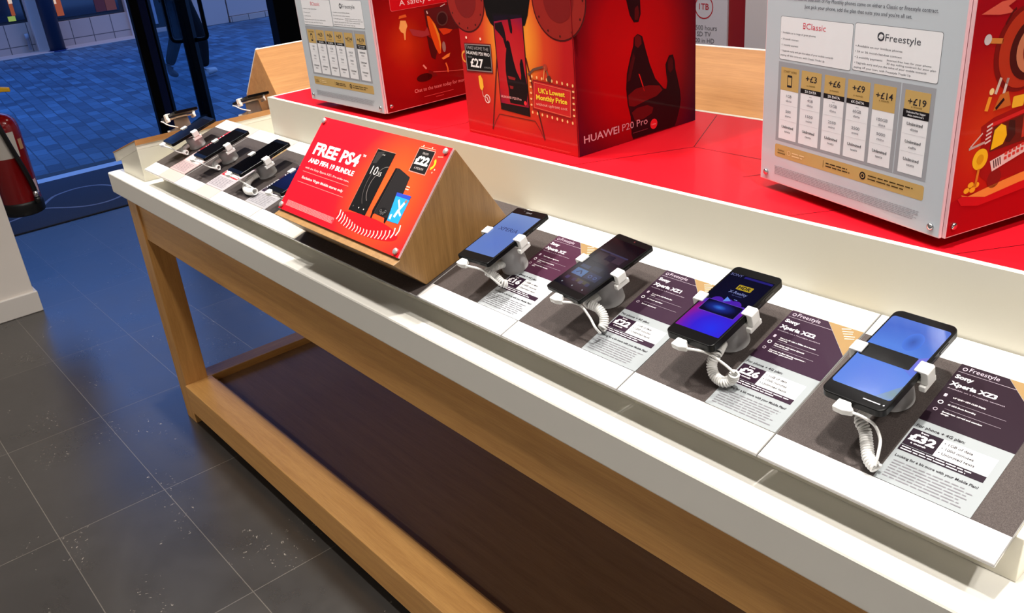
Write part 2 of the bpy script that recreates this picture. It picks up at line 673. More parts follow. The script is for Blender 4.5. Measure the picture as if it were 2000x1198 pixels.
MB().box(0.05, _len - 0.085, -0.004, 0.004, 0.10, 2.3, glass_mat(), leafM).build('door_glass', dr)
_h = MB()
for sgn in (1, -1):
    hx = _len - 0.045
    o = 0.14 * sgn
    _h.tube(spline([(hx, 0.045 * sgn, 0.67), (hx, o * 0.8, 0.672), (hx, o, 0.70), (hx, o, 0.80), (hx, o, 1.5), (hx, o, 1.58), (hx, o * 0.8, 1.608), (hx, 0.045 * sgn, 1.61)], 5), 0.017, BLACK_G, 10, leafM)
_h.build('door_handle', dr)
# second frame further along the front
d2 = bpy.data.objects.new('door_2', None)
COL.objects.link(d2)
struct(d2)
d2.location = (DOORX, 3.10, 0)
MB().box(-0.06, 0.06, 0.0, 0.36, 0.0, 2.45, BLACK_M).build('door_post', d2, 0.004)
MB().box(-0.02, 0.02, 0.36, 1.4, 0.0, 0.12, BLACK_M).build('door_frame', d2, 0.003)
MB().box(-0.004, 0.004, 0.36, 1.4, 0.12, 2.45, glass_mat()).build('door_glass', d2)

# ---- shop across the street
XF = -14.4


def facade_tile():
    m = mat('facade_tile', (150, 130, 112), 0.5)
    t = NT(m)
    tc = t.n('ShaderNodeTexCoord')
    sp_ = t.n('ShaderNodeSeparateXYZ')
    cb = t.n('ShaderNodeCombineXYZ')
    t.l(tc.outputs['Object'], sp_.inputs[0])
    t.l(sp_.outputs['Y'], cb.inputs['X'])
    t.l(sp_.outputs['Z'], cb.inputs['Y'])
    mp = t.n('ShaderNodeMapping')
    mp.inputs['Location'].default_value = (-3.60 + 0.29 * 60, -0.105 + 0.34, 0)
    t.l(cb.outputs[0], mp.inputs['Vector'])
    br = t.n('ShaderNodeTexBrick', _offset=0.0, _offset_frequency=1)
    br.inputs['Color1'].default_value = L((188, 158, 140))
    br.inputs['Color2'].default_value = L((178, 150, 134))
    br.inputs['Mortar'].default_value = L((92, 76, 70))
    br.inputs['Mortar Size'].default_value = 0.006
    br.inputs['Brick Width'].default_value = 0.29
    br.inputs['Row Height'].default_value = 0.34
    br.inputs['Scale'].default_value = 1.0
    t.l(mp.outputs[0], br.inputs['Vector'])
    t.l(br.outputs['Color'], t.b.inputs['Base Color'])
    return m


FT = facade_tile()
fb = thing('shop_building', 'pale tiled shop building across the blue street', 'building', (XF, 3.0, 0))


def fbox(name, x0, x1, y0, y1, z0, z1, m, bev=0.0, parent=None):
    return MB().box(x0, x1, y0 - 3.0, y1 - 3.0, z0, z1, m).build(name, parent or fb, bev)


DARKG = mat('dark_shop_interior', (16, 18, 24), 0.3)
FRAME_D = mat('dark_window_frame', (46, 42, 46), 0.5)
_ft = MB()
_ft.box(-0.35, 0.0, -12.0 - 3, 0.17, 0.0, 0.41, FT)
_ft.box(-0.35, 0.0, 0.17, 1.60, 0.0, 0.355, FT)
_ft.build('tiled_base', fb, 0.004)
PIL = mat('rendered_pilaster', (196, 170, 158), 0.6)
fbox('pilaster', -0.35, 0.10, 3.17, 3.48, 0.0, 3.2, PIL, 0.006)
fbox('pilaster', -0.35, 0.04, 4.53, 4.64, 0.0, 3.2, PIL, 0.006)
fbox('fascia', -0.5, 0.12, -12, 18, 2.7, 3.2, mat('fascia_board', (70, 74, 90), 0.5), 0.01)
PANE = mat('shop_window_pane', (30, 36, 52), 0.08, coat=0.6)
wn = fbox('window', -0.30, -0.06, -11.9, 3.16, 0.41, 2.7, FRAME_D)
fbox('pane', -0.06, -0.04, -11.8, 3.14, 0.45, 2.65, PANE, 0, None)
wn2 = fbox('window', -0.30, -0.06, 3.49, 4.52, 0.36, 2.7, FRAME_D)
fbox('pane', -0.06, -0.04, 3.52, 4.46, 0.40, 2.65, PANE, 0, None)
# lit things standing in the shop windows, seen through the pane
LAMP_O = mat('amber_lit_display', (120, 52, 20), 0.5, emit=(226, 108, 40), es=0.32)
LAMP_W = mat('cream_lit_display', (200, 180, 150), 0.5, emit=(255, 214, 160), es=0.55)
DK_RED = mat('maroon_display_back', (60, 20, 24), 0.6, emit=(70, 26, 26), es=0.4)  # no lamp: faint glow put in for the window lighting
BROWN_D = mat('brown_display_back', (96, 50, 36), 0.6, emit=(110, 52, 34), es=0.35)  # glows faintly in place of window light falling on it
GREEN_B = mat('lime_box_card', (170, 180, 70), 0.6, emit=(160, 176, 60), es=0.5)  # plain card, window light on it painted as emission
def shop_display(label, x0, x1, y0, y1, z0, z1, m):
    o = MB().box(x0, x1, 0, y1 - y0, 0, z1 - z0, m).build('window_display')
    o.location = (XF, y0, z0)
    tag(o, label, 'shop display')


shop_display('narrow amber lit display in the far left shop window', -0.035, -0.03, 2.985, 3.035, 0.52, 1.0, LAMP_O)
shop_display('cream lit top piece above the amber display in the far left shop window', -0.028, -0.022, 2.99, 3.04, 0.68, 1.1, LAMP_W)
shop_display('lime green box card low in the far left shop window', -0.035, -0.02, 2.925, 3.02, 0.45, 0.515, GREEN_B)
shop_display('amber lit display in the shop window right beside the navy column', -0.035, -0.03, 3.575, 3.67, 0.43, 1.0, LAMP_O)
shop_display('cream lit strip on the amber display beside the navy column', -0.028, -0.022, 3.575, 3.605, 0.60, 1.1, LAMP_W)
shop_display('maroon display back in the shop window right of the navy column', -0.035, -0.03, 4.12, 4.27, 0.41, 1.2, DK_RED)
shop_display('brown display back next to the maroon one in the shop window', -0.035, -0.03, 4.275, 4.42, 0.41, 1.2, BROWN_D)
gd = fbox('glass_door', -0.30, -0.02, 4.66, 5.42, 0.06, 2.7, DARKG)
fbox('door_step', -0.35, 0.06, 4.64, 5.45, 0.0, 0.06, PIL, 0.004)
_st = MB()
_st.box(-0.02, 0.0, 4.93 - 3, 4.97 - 3, 0.12, 2.6, mat('steel_push_bar', (150, 156, 170), 0.4))
_st.build('push_bar', fb)
GPAN = mat('grey_facade_panel', (186, 160, 148), 0.55)
fbox('wall_panel', -0.35, 0.30, 5.46, 5.98, 0.0, 2.7, GPAN, 0.006)
fbox('wall_panel', -0.35, 0.30, 6.0, 16.0, 0.09, 2.7, GPAN, 0.006)
fbox('plinth_course', -0.35, 0.33, 6.0, 16.0, 0.0, 0.085, FT, 0.004)
fbox('kerb', 0.0, 0.42, -12, 4.6, 0.0, 0.012, PIL, 0.003)

cm = thing('street_column', 'dark navy round column standing in front of the tiled shop building', 'column', (-14.08, 3.365, 0))
MB().lathe([(0.10, 0.0), (0.105, 0.004), (0.105, 3.4)], mat('navy_column_paint', (18, 26, 48), 0.45), 28).build('shaft', cm)
MB().lathe([(0.13, 0.0), (0.13, 0.012), (0.108, 0.016)], NAVY, 28).build('base', cm)
dp = thing('downpipe', 'grey downpipe stub low on the tiled wall, left of the pale pilaster', 'pipe', (-14.33, 3.07, 0))
MB().lathe([(0.022, 0.05), (0.022, 0.2), (0.028, 0.2), (0.028, 0.27)], mat('pipe_grey', (150, 150, 156), 0.5), 16).build('pipe', dp)

# ---- fire extinguisher on the pier
EXR = 0.083
ex = thing('fire_extinguisher', 'red fire extinguisher with black hose and base hanging beside the white pier', 'fire extinguisher', (-4.35, 0.708, 0.385))
RED_EX = mat('extinguisher_red', (128, 6, 11), 0.22, coat=0.6)
_e = MB().lathe([(EXR * .98, 0.055), (EXR, 0.06), (EXR, 0.355), (EXR * .985, 0.385), (EXR * .90, 0.412), (EXR * .70, 0.432), (EXR * .42, 0.444), (0.020, 0.448), (0.018, 0.47)], RED_EX, 36)
_e.build('cylinder', ex)
MB().lathe([(EXR * .9, 0.0), (EXR * 1.03, 0.006), (EXR * 1.04, 0.05), (EXR * 1.0, 0.062)], mat('black_rubber', (12, 12, 13), 0.5), 36).build('base', ex)
_v = MB()
_v.lathe([(0.022, 0.46), (0.022, 0.475), (0.017, 0.48), (0.017, 0.505), (0.012, 0.51)], mat('brass', (196, 164, 96), 0.3, metal=1.0), 20)
_v.tube([(0, 0, 0.49), (0.035, -0.02, 0.49)], 0.009, MATS['brass'], 10)
_v.build('valve', ex)
_hd = MB()
_hd.prism([(-0.03, 0.505), (0.055, 0.500), (0.085, 0.482), (0.085, 0.489), (0.056, 0.509), (-0.03, 0.514)], -0.011, 0.011, mat('black_lever', (18, 18, 20), 0.4), 'xz')
_hd.build('handle', ex, 0.002)
_y = MB()
YEL = mat('yellow_lever', (232, 180, 24), 0.4)
_Mh = Matrix.Rotation(math.radians(74), 4, 'Z') @ Matrix.Scale(1.25, 4, (1, 0, 0))
_y.prism([(-0.03, 0.525), (0.05, 0.532), (0.075, 0.528), (0.075, 0.546), (0.05, 0.552), (-0.03, 0.536)], -0.012, 0.012, YEL, 'xz', _Mh)
_y.build('lever', ex, 0.003)
_ho = MB()
_ho.tube(spline([(0.030, -0.02, 0.49), (0.075, -0.02, 0.47), (0.098, -0.008, 0.40), (0.100, 0.012, 0.30), (0.097, 0.034, 0.20), (0.090, 0.046, 0.13), (0.088, 0.048, 0.10)], 6), 0.0105, mat('black_hose', (14, 14, 15), 0.4), 12)
_ho.build('hose', ex)
_nz = MB()
_nz.tube([(0.088, 0.048, 0.105), (0.088, 0.048, 0.075)], 0.012, STEEL, 12)
_nz.tube([(0.088, 0.048, 0.076), (0.088, 0.048, 0.050)], [0.014, 0.012], MATS['black_hose'], 12)
_nz.build('nozzle', ex)
PAPER_L = mat('label_paper', (204, 198, 190), 0.5)
for a0, a1, z0, z1, mm in ((-58, 28, 0.262, 0.372, PAPER_L), (36, 52, 0.29, 0.335, mat('beige_label', (196, 150, 110), 0.5)), (40, 62, 0.085, 0.150, mat('pink_label', (220, 190, 200), 0.5))):
    n_ = 10
    vs = []
    for k in range(n_ + 1):
        a = math.radians(a0 + (a1 - a0) * k / n_)
        vs += [(EXR * 1.004 * math.cos(a), EXR * 1.004 * math.sin(a), z0), (EXR * 1.004 * math.cos(a), EXR * 1.004 * math.sin(a), z1)]
    MB().add(vs, [(2 * k, 2 * k + 2, 2 * k + 3, 2 * k + 1) for k in range(n_)], mm, True).build('instruction_label', ex)
_br = MB()
_br.box(-0.03, 0.03, -0.106, -0.078, 0.33, 0.36, BLACK_M)
_br.box(-0.02, 0.02, -0.106, -0.098, 0.28, 0.42, BLACK_M)
_br.build('wall_bracket', ex, 0.002)

# ---- poster on the far wall behind the island
ps = thing('wall_poster', 'white wall poster with red frame and storage figures, behind the oak sign backs', 'poster', (-2.90, 3.42, 0.25))
MB().box(-0.36, 0.451, 0.0, 0.03, 0.0, 1.9, mat('poster_red_frame', (150, 16, 26), 0.45, coat=0.2)).build('frame', ps, 0.003)
MB().box(-0.33, 0.358, -0.012, 0.0, 0.05, 1.85, mat('poster_paper', (222, 216, 226), 0.5)).build('sheet', ps, 0.001)
pa = Art((0, -0.0122, 0), (1, 0, 0), (0, 0, 1))
RD = (190, 24, 40)
pa.ring(0.227, 0.703, 0.053, 0.005, RD, 2, 40)
pa.text('1TB', 0.227, 0.692, RD, h=0.028, bold=0.01, align='C')
GY = (96, 92, 100)
pa.text('up to 500 hours', 0.302, 0.601, GY, h=0.022, align='R')
pa.text('of SD TV', 0.268, 0.572, GY, h=0.022, align='R')
pa.text('or 100 in HD', 0.288, 0.543, GY, h=0.022, align='R')
pa.build('print', ps)
wb = thing('wall_fixture', 'pale lavender wall fixture beside the red poster frame', 'fixture', (-2.15, 3.44, 0.0))
MB().box(-0.298, 0.9, 0.0, 0.5, 0.0, 2.3, mat('lavender_white', (214, 204, 212), 0.6)).build('panel', wb, 0.004)
MB().box(-0.298, -0.12, -0.03, 0.0, 0.0, 2.3, mat('lavender_white_trim', (226, 218, 222), 0.5)).build('edge_trim', wb, 0.003)
MB().box(0.9, 0.95, -0.03, 0.5, 0.0, 2.3, MATS['lavender_white_trim']).build('edge_trim', wb, 0.003)

# ================================================================== THE ISLAND TABLE
TX0, TX1, TY0, TY1 = -2.818, 0.06, 0.709, 1.992
CT = 0.837
tb = thing('display_table', 'long oak display table with thick white worktop and low brown shelf', 'table', (-1.38, 1.35, 0))


def tbox(name, x0, x1, y0, y1, z0, z1, m, bev=0.0015):
    return MB().box(x0 + 1.38, x1 + 1.38, y0 - 1.35, y1 - 1.35, z0, z1, m).build(name, tb, bev)


tbox('worktop', TX0, TX1, TY0, TY1, 0.773, CT, WHITE, 0.004)
for lx0, lx1 in ((-2.718, -2.643), (-0.105, -0.03)):
    for ly0, ly1 in ((0.716, 0.790), (1.911, 1.985)):
        tbox('leg', lx0, lx1, ly0, ly1, 0.0, 0.7725, OAK_Z)
tbox('apron', -2.643, -0.105, 0.722, 0.744, 0.653, 0.7725, OAK_X)
tbox('apron', -2.643, -0.105, 1.957, 1.979, 0.653, 0.7725, OAK_X)
tbox('apron', -2.712, -2.690, 0.790, 1.911, 0.653, 0.7725, OAK_Y)
tbox('apron', -0.058, -0.036, 0.790, 1.911, 0.653, 0.7725, OAK_Y)
tbox('shelf_rail', -2.643, -0.105, 0.712, 0.803, 0.046, 0.146, OAK_X, 0.002)
tbox('shelf_rail', -2.643, -0.105, 1.898, 1.989, 0.046, 0.146, OAK_X, 0.002)
tbox('shelf_rail', -2.710, -2.643, 0.7905, 1.9105, 0.046, 0.146, OAK_Y, 0.002)
tbox('shelf_rail', -0.105, -0.038, 0.7905, 1.9105, 0.046, 0.146, OAK_Y, 0.002)
tbox('shelf_panel', -2.6425, -0.1055, 0.8035, 1.8975, 0.095, 0.122, SHELF_W, 0)
tbox('shelf_bead', -2.6425, -0.1055, 0.8035, 0.815, 0.1222, 0.132, OAK_X, 0.002)
tbox('toe_kick', -2.600, -0.15, 0.760, 1.94, 0.0, 0.0455, mat('black_toe_kick', (7, 7, 7), 0.8), 0)

# ---- sloping risers that carry the display boards
TILT = math.radians(17.2)
ct_, st_ = math.cos(TILT), math.sin(TILT)
BY, BZ = 0.745, 0.884                      # front lower edge of the boards' top face
BT = 0.004


def bp(x, s, e=0.0):
    return Vector((x, BY + s * ct_ - e * st_, BZ + s * st_ + e * ct_))


def board_matrix(x, s, e=0.0, yaw=0.0, pitch=0.0):
    R = Matrix.Rotation(TILT, 4, 'X') @ Matrix.Rotation(yaw, 4, 'Z') @ Matrix.Rotation(pitch, 4, 'X')
    return Matrix.Translation(bp(x, s, e)) @ R


def under(y):
    return BZ - BT / ct_ - 0.0006 + (y - BY) * math.tan(TILT)


rs = thing('display_riser', 'ivory sloping riser under the boards along the near side of the table', 'riser', (-1.39, 0.786, CT))
MB().prism([(0, 0), (1.010 - 0.786, 0), (1.010 - 0.786, under(1.010) - CT), (0, under(0.786) - CT)], -2.556 + 1.39, -0.2195 + 1.39, IVORY, 'yz').build('wedge', rs, 0.001)
rs2 = thing('display_riser', 'ivory sloping riser on the far side of the table, behind the red plinth', 'riser', (-1.39, 1.914, CT))
MB().prism([(0, 0), (-0.22, 0), (-0.22, under(1.010) - CT), (0, under(0.786) - CT)], -2.2 + 1.39, -0.2195 + 1.39, IVORY, 'yz').build('wedge', rs2, 0.001)

# end riser facing the street
er = thing('end_riser', 'white end riser with oak ridge at the street end of the table', 'riser', (-2.593, 0.747, CT))
_er = MB().prism([(0, 0), (0, 0.094), (-0.182, 0.038), (-0.182, 0)], 0.0, 0.97, IVORY, 'xz')
_er.build('body', er, 0.001)
MB().prism([(0.0, 0.0942), (0.0, 0.119), (-0.246, 0.0475), (-0.239, 0.0212)], 0.0, 0.97, mat('ivory_slab', (232, 228, 214), 0.35), 'xz').build('slab', er, 0.001)
MB().prism([(0.0035, 0.108), (0.0035, 0.1235), (-0.2475, 0.0505), (-0.246, 0.0478), (0.0, 0.1193), (0.0, 0.108)], -0.001, 0.971, OAK_PALE_Y, 'xz').build('oak_ridge', er)

# ---- red-topped plinth
PZ = 1.066
PX0, PX1, PY0, PY1 = -2.245, 0.0, 1.012, 1.455
pl = thing('plinth', 'long white plinth with bright red top, standing on the table behind the boards', 'plinth', (-1.12, 1.2335, CT))
PLW = mat('plinth_white', (228, 224, 206), 0.4)


def pbox(name, x0, x1, y0, y1, z0, z1, m, bev=0.0):
    return MB().box(x0 + 1.12, x1 + 1.12, y0 - 1.2335, y1 - 1.2335, z0 - CT, z1 - CT, m).build(name, pl, bev)


_pb = MB()
for x0, x1, y0, y1 in ((PX0, PX1, PY0, PY0 + 0.010), (PX0, PX1, PY1 - 0.010, PY1), (PX0, PX0 + 0.010, PY0 + 0.010, PY1 - 0.010), (PX1 - 0.010, PX1, PY0 + 0.010, PY1 - 0.010)):
    _pb.box(x0 + 1.12, x1 + 1.12, y0 - 1.2335, y1 - 1.2335, 0, PZ - CT, PLW)
_pb.build('sides', pl)
RED_TOP = mat('red_top_vinyl', (204, 10, 28), 0.5, coat=0.08, spec=0.2)
pbox('red_top', PX0 + 0.0101, PX1 - 0.0101, PY0 + 0.0101, PY1 - 0.0101, PZ - 0.02, PZ - 0.0006, RED_TOP)
ln = Art((1.12, -1.2335, PZ - CT - 0.0005), (1, 0, 0), (0, 1, 0))
SEAM = (74, 6, 16)
for pth in ([(-1.125, 1.0225), (-1.089, 1.030), (-0.985, 1.231), (-1.092, 1.437)], [(-0.985, 1.231), (-0.80, 1.23), (-0.79, 1.168), (-0.81, 1.134)],
            [(-0.655, 1.0225), (-0.612, 1.087), (-0.60, 1.20)], [(-0.425, 1.0225), (-0.374, 1.101), (-0.30, 1.20), (-0.18, 1.20)],
            [(-1.545, 1.0225), (-1.513, 1.121), (-1.60, 1.28)], [(-1.91, 1.06), (-1.80, 1.25), (-1.60, 1.28)]):
    ln = Art((1.12, -1.2335, PZ - CT - 0.0005), (1, 0, 0), (0, 1, 0))
    ln.line(pth, 0.0016, SEAM, 1)
    ln.build('seam_line', pl)

# ---- boards: acrylic slab with white strips and a woven grey insert
MATG = mat('grey_woven_insert', (70, 64, 62), 0.6, coat=0.12, spec=0.15)
_t = NT(MATG)
_nz2 = _t.noise(_t.coord(), 900, 2, 0.7)
_t.l(_t.ramp(_nz2, [(0.3, L((58, 52, 50))), (0.7, L((86, 78, 76)))]), _t.b.inputs['Base Color'])
STRIP_W = mat('white_board_strip', (240, 240, 240), 0.3, coat=0.4)
STRIP_C = mat('cream_board_strip', (208, 200, 184), 0.4, coat=0.15)
STRIP_P = mat('blush_board_strip', (200, 180, 172), 0.4, coat=0.15)
BLEN = 0.278
boards = [
    # x0, x1, label x (or None), label
    (-2.553, -2.332, -2.448, 'STRIP_P', 'display board nearest the street end, under the phone beside the red-topped card'),
    (-2.331, -2.101, -2.199, 'STRIP_P', 'display board second from the street end'),
    (-2.100, -1.876, -1.967, 'STRIP_C', 'display board third from the street end'),
    (-1.875, -1.652, -1.755, 'STRIP_C', 'display board left of the oak sign block, partly hidden behind it'),
    (-1.651, -1.201, None, None, 'grey display board under the oak sign block'),
    (-1.200, -0.971, -1.0735, 'STRIP_W', 'display board right beside the oak sign block'),
    (-0.970, -0.7245, -0.828, 'STRIP_W', 'display board under the phone with the dark home screen'),
    (-0.7235, -0.4985, -0.6035, 'STRIP_C', 'display board under the phone with the violet video screen'),
    (-0.4975, -0.2275, -0.3735, 'STRIP_W', 'display board nearest the camera, at the right end of the riser'),
]
for x0, x1, lx, cm_, lab in boards:
    t = thing('display_board', lab, 'display board', group='display boards along the near side', M=board_matrix(x0, 0))
    wd = x1 - x0
    MB().box(0, wd, -0.004, BLEN, -BT, 0, ACRYL_EDGE).build('acrylic_sheet', t, 0.0006, 1)
    h = 0.0003
    if lx is None:
        MB().box(0.001, wd - 0.001, -0.0025, BLEN - 0.001, 0.00002, h, MATG).build('grey_insert', t)
        continue
    u = lx - x0
    cmat = {'STRIP_P': STRIP_P, 'STRIP_C': STRIP_C, 'STRIP_W': STRIP_W}[cm_]
    ue = min(u + 0.1055, wd)
    MB().box(0.001, u, -0.0025, 0.035, 0.00002, h, STRIP_W).build('front_strip', t)
    MB().box(u, wd - 0.001, -0.0025, 0.035, 0.00002, h, cmat).build('front_strip', t)
    MB().box(0.001, u, 0.236, BLEN - 0.001, 0.00002, h, STRIP_W).build('back_strip', t)
    MB().box(u, wd - 0.001, 0.236, BLEN - 0.001, 0.00002, h, cmat).build('back_strip', t)
    MB().box(0.001, wd - 0.001, 0.0352, 0.2358, 0.00002, h, MATG).build('grey_insert', t)

# ---- information cards
PURP = (46, 26, 44)
PURP_D = (42, 22, 40)
GOLD = (146, 118, 78)
CARD_W, CARD_H = 0.1045, 0.2005


def info_card(x, label, name2, price, feats, top=PURP, base=(146, 152, 155), accent=PURP_D, header='Freestyle', para=True):
    t = thing('info_card', label, 'info card', group='price cards on the boards', M=board_matrix(x, 0.0355, 0.0004))
    cdm = MB().box(0, CARD_W, 0, CARD_H, 0, 0.0005, mat('card_%d_%d_%d' % base, base, 0.5, coat=0.12, spec=0.2)).build('card', t)
    a = Art((0, 0, 0.0005), (1, 0, 0), (0, 1, 0))
    o = -0.0355
    V = lambda v: v + o
    ty = CARD_H
    a.poly([(0, V(.134)), (CARD_W, V(.134)), (CARD_W, V(.186)), (.054, ty), (0, ty)], top, 1)
    a.poly([(.0545, ty), (CARD_W, V(.1865)), (CARD_W, ty)], GOLD, 1)
    a.rect(.002, V(.092), .037, V(.1185), accent, 1)
    a.rect(.037, V(.092), .095, V(.1185), (232, 232, 232), 1)
    a.rect(.002, V(.0825), .095, V(.0915), accent, 1)
    a.build('print', cdm)
    b = Art((0, 0, 0.0005), (1, 0, 0), (0, 1, 0))
    W_ = (244, 240, 244)
    G_ = (190, 176, 190)
    for k_ in range(5):                     # small slanted lines on the gold corner
        u_, v_ = .076 + .0032 * k_, ty - .006 - .0038 * k_
        b.line([(u_ + .001, v_), (u_ + .012 + .002 * (k_ % 2), v_ + .0045)], .0013, (232, 220, 196), 3)
    b.ring(.0075, V(.2285), .0028, .0009, G_, 3, 16)
    b.text(header, .0125, V(.2265), G_, w=.034, layer=3)
    b.line([(.002, V(.2225)), (.068, V(.2225))], .0004, G_, 3)
    if name2 is None:                       # too far away to read
        b.greek(.003, V(.150), .085, V(.186), 5, W_, 3, .3, .3)
        b.greek(.003, V(.195), .060, V(.2165), 2, W_, 3, .5, .3)
        b.greek(.0045, V(.0955), .034, V(.116), 3, W_, 3, .5, .2)
        b.greek(.040, V(.096), .085, V(.116), 3, (58, 52, 60), 3, .4, .3)
        b.greek(.003, V(.1225), .06, V(.127), 1, (58, 52, 60), 3, .7, .3)
        b.greek(.0065, V(.0405), .094, V(.0765), 8, (120, 118, 124), 3, .34, .12)
        b.build('lettering', cdm)
        return t
    b.text('Sony', .003, V(.2115), W_, w=.021, h=.0062, bold=.035)
    b.text(name2, .003, V(.1985), W_, w=.0085 * len(name2) * .62, h=.0066, bold=.035)
    b.text('Available on a ' + header + ' contract', .004, V(.1922), G_, w=.064, h=.0019)
    for i, ftx in enumerate(feats):
        v = V(.1795 - .0125 * i)
        if i == 0:
            b.rr(.006, v - .001, .0095, v + .004, .0006, G_, 3)
        elif i == 1:
            b.ring(.008, v + .0015, .003, .0009, W_, 3, 16)
        else:
            b.ring(.008, v + .0015, .0027, .0008, G_, 3, 6)
        for k, part in enumerate(ftx.split('|')):
            b.text(part, .0165, v - .0033 * k, W_, w=min(.075, .00142 * len(part)), h=.0023, bold=.012)
        if i:
            b.line([(.0165, v + .0062), (.078, v + .0062)], .00025, G_, 3)
    b.build('lettering', cdm)
    b = Art((0, 0, 0.0005), (1, 0, 0), (0, 1, 0))
    DK = (40, 36, 42)
    b.text('For phone + 4G plan:', .003, V(.1225), DK, w=.054, h=.0042, bold=.02)
    b.text('from', .0125, V(.1145), W_, w=.009, h=.0025, bold=.02)
    b.text('£' + str(price), .0045, V(.1015), W_, w=.029, h=.0108, bold=.045)
    b.text('a month', .0095, V(.0965), W_, w=.017, h=.0026, bold=.02)
    for k, s in enumerate(('• 1GB of data', '• 1000 minutes', '• Unlimited texts')):
        b.text(s, .040, V(.1115 - .0073 * k), DK, w=(.031, .035, .039)[k], h=.0038, bold=.022)
    b.greek(.0045, V(.0835), .092, V(.0905), 2, W_, 3, .38, .3)
    b.text('Looking for a bit more with your Mobile Plan?', .0045, V(.0725), DK, w=.090, h=.0036, bold=.02)
    b.greek(.0065, V(.0405), .094, V(.0685), 7, (120, 118, 124), 3, .34, .12)
    b.build('offer_lettering', cdm)
    return t


info_card(-0.3735, 'dark purple price card reading £32, nearest the camera', 'Xperia XZ3', 32,
          ['6.0" QHD+ HDR OLED Display', '4K HDR Movie Recording', 'Borderless, curved and seamless|design'], top=(32, 16, 29), accent=(30, 16, 30))
info_card(-0.6035, 'purple price card reading £26, beside the phone with the violet screen', 'Xperia XZ2', 26,
          ['Shoot in 4K with a 960fps slow motion|recording', 'Hear better with stereo Dynamic|Vibration System', 'Discover the Best Viewing experience -|HDR movies, games and more'])
info_card(-0.828, 'purple price card reading £22, left of the phone with the violet screen', 'Xperia XZ1', 22,
          ['Great shots with Motion Eye|camera', '3D Creator experience', 'Best in class sound'])
info_card(-1.0735, 'purple price card reading £16, right of the oak sign block', 'Xperia XZ', 16,
          ['Triple image sensing camera', '23MP camera with predictive|capture', 'Water and dust resistant,|sleek'], top=(66, 30, 52), base=(184, 190, 194))
info_card(-2.448, 'red-topped price card nearest the street end', None, None, [], top=(190, 20, 40), base=(188, 160, 158), accent=(226, 190, 190))
info_card(-2.199, 'red and white price card second from the street end', None, None, [], top=(84, 44, 66), base=(176, 168, 172), accent=(206, 30, 44))
info_card(-1.967, 'grey price card with purple top, third from the street end', None, None, [], top=(56, 36, 52), base=(160, 158, 162), accent=(40, 28, 44))
info_card(-1.755, 'price card half hidden behind the left side of the oak sign block', None, None, [], top=(56, 36, 52), base=(160, 158, 162), accent=(40, 28, 44))


# ================================================================== PHONES, STANDS AND CHARGING CORDS
def rounded_slab(w_, l_, th, r, m, bev=0.0012):
    mb = MB()
    mb.prism(rrect(-w_ / 2, -l_ / 2, w_ / 2, l_ / 2, r, 6), -th, 0, m, 'xy')
    return mb


def phone(label, x, s, e, wd, ln_, th, yaw, pitch, scr, corner=0.006, group=None, M=None):
    """scr(art) draws the lit or dark display; the top face is at local z = 0"""
    t = thing('display_phone', label, 'phone', group=group or 'phones on the near side', M=(M if M is not None else board_matrix(x, s, e, yaw, pitch) @ (Matrix.Scale(1.045, 4) if group is None and x > -1.2 else Matrix())))
    rounded_slab(wd, ln_, th, corner, BLACK_G).build('body', t, 0.0012, 2)
    a = Art((-wd / 2, -ln_ / 2, 0.00002), (1, 0, 0), (0, 1, 0), 0.00006)
    scr(a, wd, ln_)
    a.build('screen', t)
    sk = MB()
    sk.box(wd / 2 - 0.0002, wd / 2 + 0.0006, ln_ * 0.08, ln_ * 0.16, -th * .65, -th * .35, mat('phone_key', (40, 40, 44), 0.3, metal=0.6))
    sk.box(wd / 2 - 0.0002, wd / 2 + 0.0006, ln_ * 0.22, ln_ * 0.34, -th * .65, -th * .35, MATS['phone_key'])
    sk.build('side_key', t)
    return t


def stand(label, x, s, e, wd, th, yaw, group=None, M=None):
    t = thing('phone_stand', label, 'phone stand', group=group or 'phone stands on the near side', M=M if M is not None else board_matrix(x, s, 0.0004, yaw))
    if group is None and x > -1.2:
        wd, th = wd * 1.045, th * 1.045
    top = e - th - 0.0005
    MB().lathe([(0.0228, 0.0), (0.0236, 0.0012), (0.0236, 0.0012), (0.0234, 0.010), (0.0222, top - 0.016), (0.0212, top - 0.0065), (0.0212, top - 0.0065), (0.0195, top - 0.0055)], GREY_P, 36).build('pedestal', t)
    MB().lathe([(0.0195, top - 0.0052), (0.021, top - 0.003), (0.021, top)], WHITE_P, 36).build('head', t)
    hw = wd / 2
    for sg in (-1, 1):
        c = MB()
        c.prism([(0.018, top - 0.0045), (hw + 0.0075, top - 0.0045), (hw + 0.0095, top - 0.0025), (hw + 0.0095, e + 0.0025), (hw + 0.0078, e + 0.0042),
                 (hw - 0.0065, e + 0.0042), (hw - 0.0065, e + 0.0006), (hw + 0.0008, e + 0.0006), (hw + 0.0008, top - 0.0008), (0.018, top - 0.0008)],
                -0.0085, 0.0085, WHITE_P, 'xz', Matrix.Scale(sg, 4, (1, 0, 0)))
        if sg < 0:
            c.f = [f[::-1] for f in c.f]
        c.box(sg * (hw + 0.004) - 0.004, sg * (hw + 0.004) + 0.004, -0.0125, 0.0125, top - 0.012, top - 0.004, WHITE_P)
        c.build('clamp_arm', t, 0.0012, 2)
    return t


CORD_W = mat('white_cord', (236, 236, 234), 0.35)


